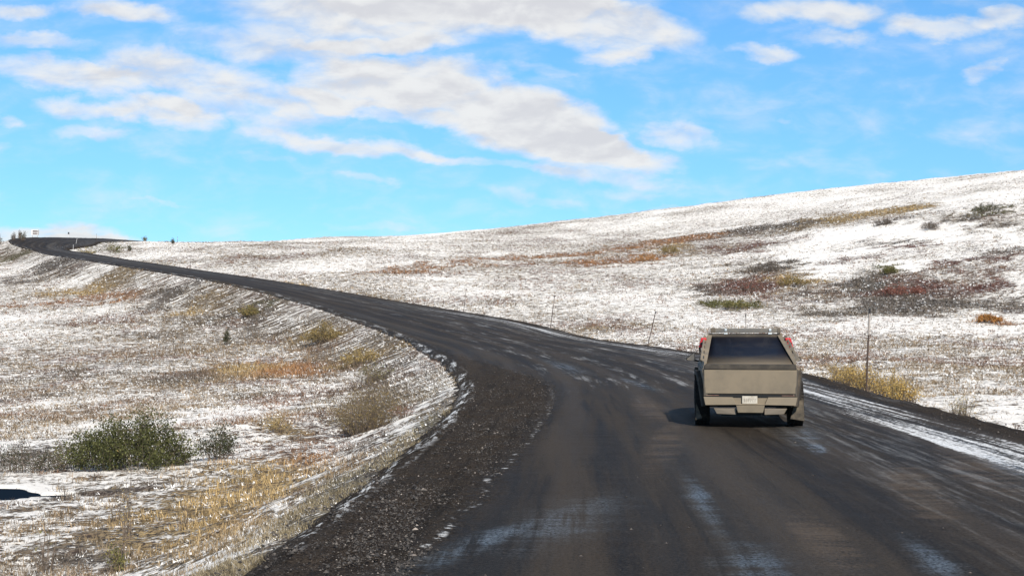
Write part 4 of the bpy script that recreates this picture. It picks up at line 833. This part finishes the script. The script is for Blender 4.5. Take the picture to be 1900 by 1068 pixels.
        for t0, t1 in ((0, .06), (.20, .26), (.40, .46), (.60, .66), (.80, .86), (.95, 1)): pl.append(strip(t0, t1, .3, .62))
        pm('slotted_side_plate', *join(*pl), M_dust, T)
        yc = 2.55; xc = sgn * (rail(yc) + .085); zc = zt(yc) - .03
        can = pm('fuel_can', *join(hexa([(xc - .065, yc - .16, zc - .12), (xc + .065, yc - .16, zc - .12), (xc + .065, yc + .16, zc - .12), (xc - .065, yc + .16, zc - .12)], [(xc - .06 - sgn * .05, yc - .16, zc + .09), (xc + .06 - sgn * .05, yc - .16, zc + .09), (xc + .06 - sgn * .05, yc + .16, zc + .09), (xc - .06 - sgn * .05, yc + .16, zc + .09)])), M_red, T, bevel=.02)
        pm('cap', *rod((xc, yc - .17, zc - .03), (xc, yc - .20, zc - .03), .028, 12), M_black, can)
        pm('can_bracket', *rod((xc - sgn * .02, yc - .05, zc - .14), (xc - sgn * .16, yc - .05, zc - .02), .015), M_black, T)
        pm('side_lamp', *rod((xc + sgn * .03, yc - .3, zc - .22), (xc + sgn * .04, yc - .3, zc - .10), .022), M_black, T)
    # rear edge of the roof, and the long lamp bar on top
    pm('roof_edge', *hexa([(-rail(3.35) + .05, 3.12, 1.735), (rail(3.35) - .05, 3.12, 1.735), (rail(3.35) - .05, 3.4, 1.77), (-rail(3.35) + .05, 3.4, 1.77)], [(-rail(3.35) + .02, 3.14, 1.792), (rail(3.35) - .02, 3.14, 1.792), (rail(3.35) - .02, 3.4, 1.808), (-rail(3.35) + .02, 3.4, 1.808)]), M_trim, T, bevel=.006)
    lb = pm('roof_lamp_bar', *hexa([(-.71, 3.2, 1.825), (.75, 3.2, 1.825), (.75, 3.36, 1.825), (-.71, 3.36, 1.825)], [(-.71, 3.2, 1.925), (.75, 3.2, 1.925), (.75, 3.36, 1.905), (-.71, 3.36, 1.905)]), M_alu, T, bevel=.01)
    pm('end_cap', *box_vf(-.725, -.62, 3.19, 3.37, 1.82, 1.93), M_dustd, lb, bevel=.008)
    pm('end_cap', *box_vf(.70, .765, 3.19, 3.37, 1.82, 1.93), M_dustd, lb, bevel=.008)
    for xx in (-.40, .545):
        pm('bracket', *join(box_vf(xx - .025, xx + .025, 3.175, 3.2, 1.86, 1.915), box_vf(xx - .04, xx + .04, 3.19, 3.36, 1.775, 1.83)), M_bright, lb, bevel=.004)
    return T
build_truck()

# ------------------------------------------------------------------ snow stakes along the road
def stake(x, y, h, lean, label, white=.36, r=.022, dark=.06, off=0.):
    z = gz(x, y) - .05; T = empty('snow_stake', (x, y, z)); add_tag(T, label, 'stake', 'snow stakes marking the road edge')
    top = lambda t: (lean * t * h, 0, t * h)
    pm('pole', *rod((0, 0, 0), top(1 - white), r), M_stake, T)
    if white > 0:
        pm('white_band', *rod(top(1 - white), top(1 - dark), r * 1.15), M_white if white > .8 else M_band, T)
        pm('dark_tip', *rod(top(1 - dark), top(1), r * 1.25), M_dark, T)
    return T
stake(10.95, 43.6, 2.75, .05, 'tallest snow stake, brown with a white upper part, right of the truck among yellow grass', .30, .028)
stake(11.05, 66.5, 2.45, .0, 'thin snow stake rising straight above the truck roof', .5, .02)
stake(8.95, 93.4, 2.5, .24, 'leaning snow stake just left of the truck', .1, .028)
stake(3.1, 114, 2.75, .13, 'slightly leaning snow stake second to the left of the truck', .3, .03)
stake(-4.8, 138.6, 2.5, .12, 'snow stake third to the left of the truck', .4, .032)
stake(-51.5, 225, 2.0, .02, 'far thin snow stake beside the straight climbing stretch', .3, .035)
stake(-101.2, 324, 1.7, .02, 'short whitish stake on the inside of the far bend nearest the camera', .92, .033, .05)
stake(-110.5, 356, 1.6, .2, 'short white leaning stake at the top of the far bend', .92, .033, .05)
stake(-112.7, 381, 2.2, .0, 'thin stake right of the white leaning one beyond the far bend', .4, .045)
stake(-115.7, 486, 3.0, .0, 'farthest thin stake where the road meets the skyline', .3, .06)
def pennant(x, y):
    T = empty('marker_post', (x, y, gz(x, y) - .05)); add_tag(T, 'thin post with a small dark square marker on the skyline right of the road sign', 'marker post')
    pm('post', *rod((.1, 0, 0), (-.02, 0, 2.3), .04), M_white, T); pm('marker_board', *box_vf(-.22, .22, -.03, .03, 2.1, 2.75), M_dark, T, bevel=.01)
pennant(-131.0, 415)
def sign(x, y):
    T = empty('road_sign', (x, y, gz(x, y) - .1), R(18)); add_tag(T, 'small white two-legged road sign with two dark rows of text on the far left skyline', 'road sign')
    for s_ in (-.72, .58): pm('leg', *box_vf(s_ - .06, s_ + .06, -.05, .05, 0, 3.6), M_post, T)
    bd = pm('sign_board', *box_vf(-1.0, .95, -.10, -.055, 2.2, 3.65), M_white, T, bevel=.01)
    rr = random.Random(5); rows = []
    for z0, z1 in ((2.98, 3.5), (2.32, 2.84)):
        xx = -.68
        while xx < .60:
            w_ = rr.uniform(.08, .14); rows.append(box_vf(xx, xx + w_, -.106, -.101, z0, z1)); xx += w_ + .03
    pm('lettering', *join(*rows), M_signink, bd)
    pm('edge_strip', *box_vf(.80, .94, -.107, -.101, 2.24, 3.61), M_signink, bd)
sign(-130.5, 384.5)
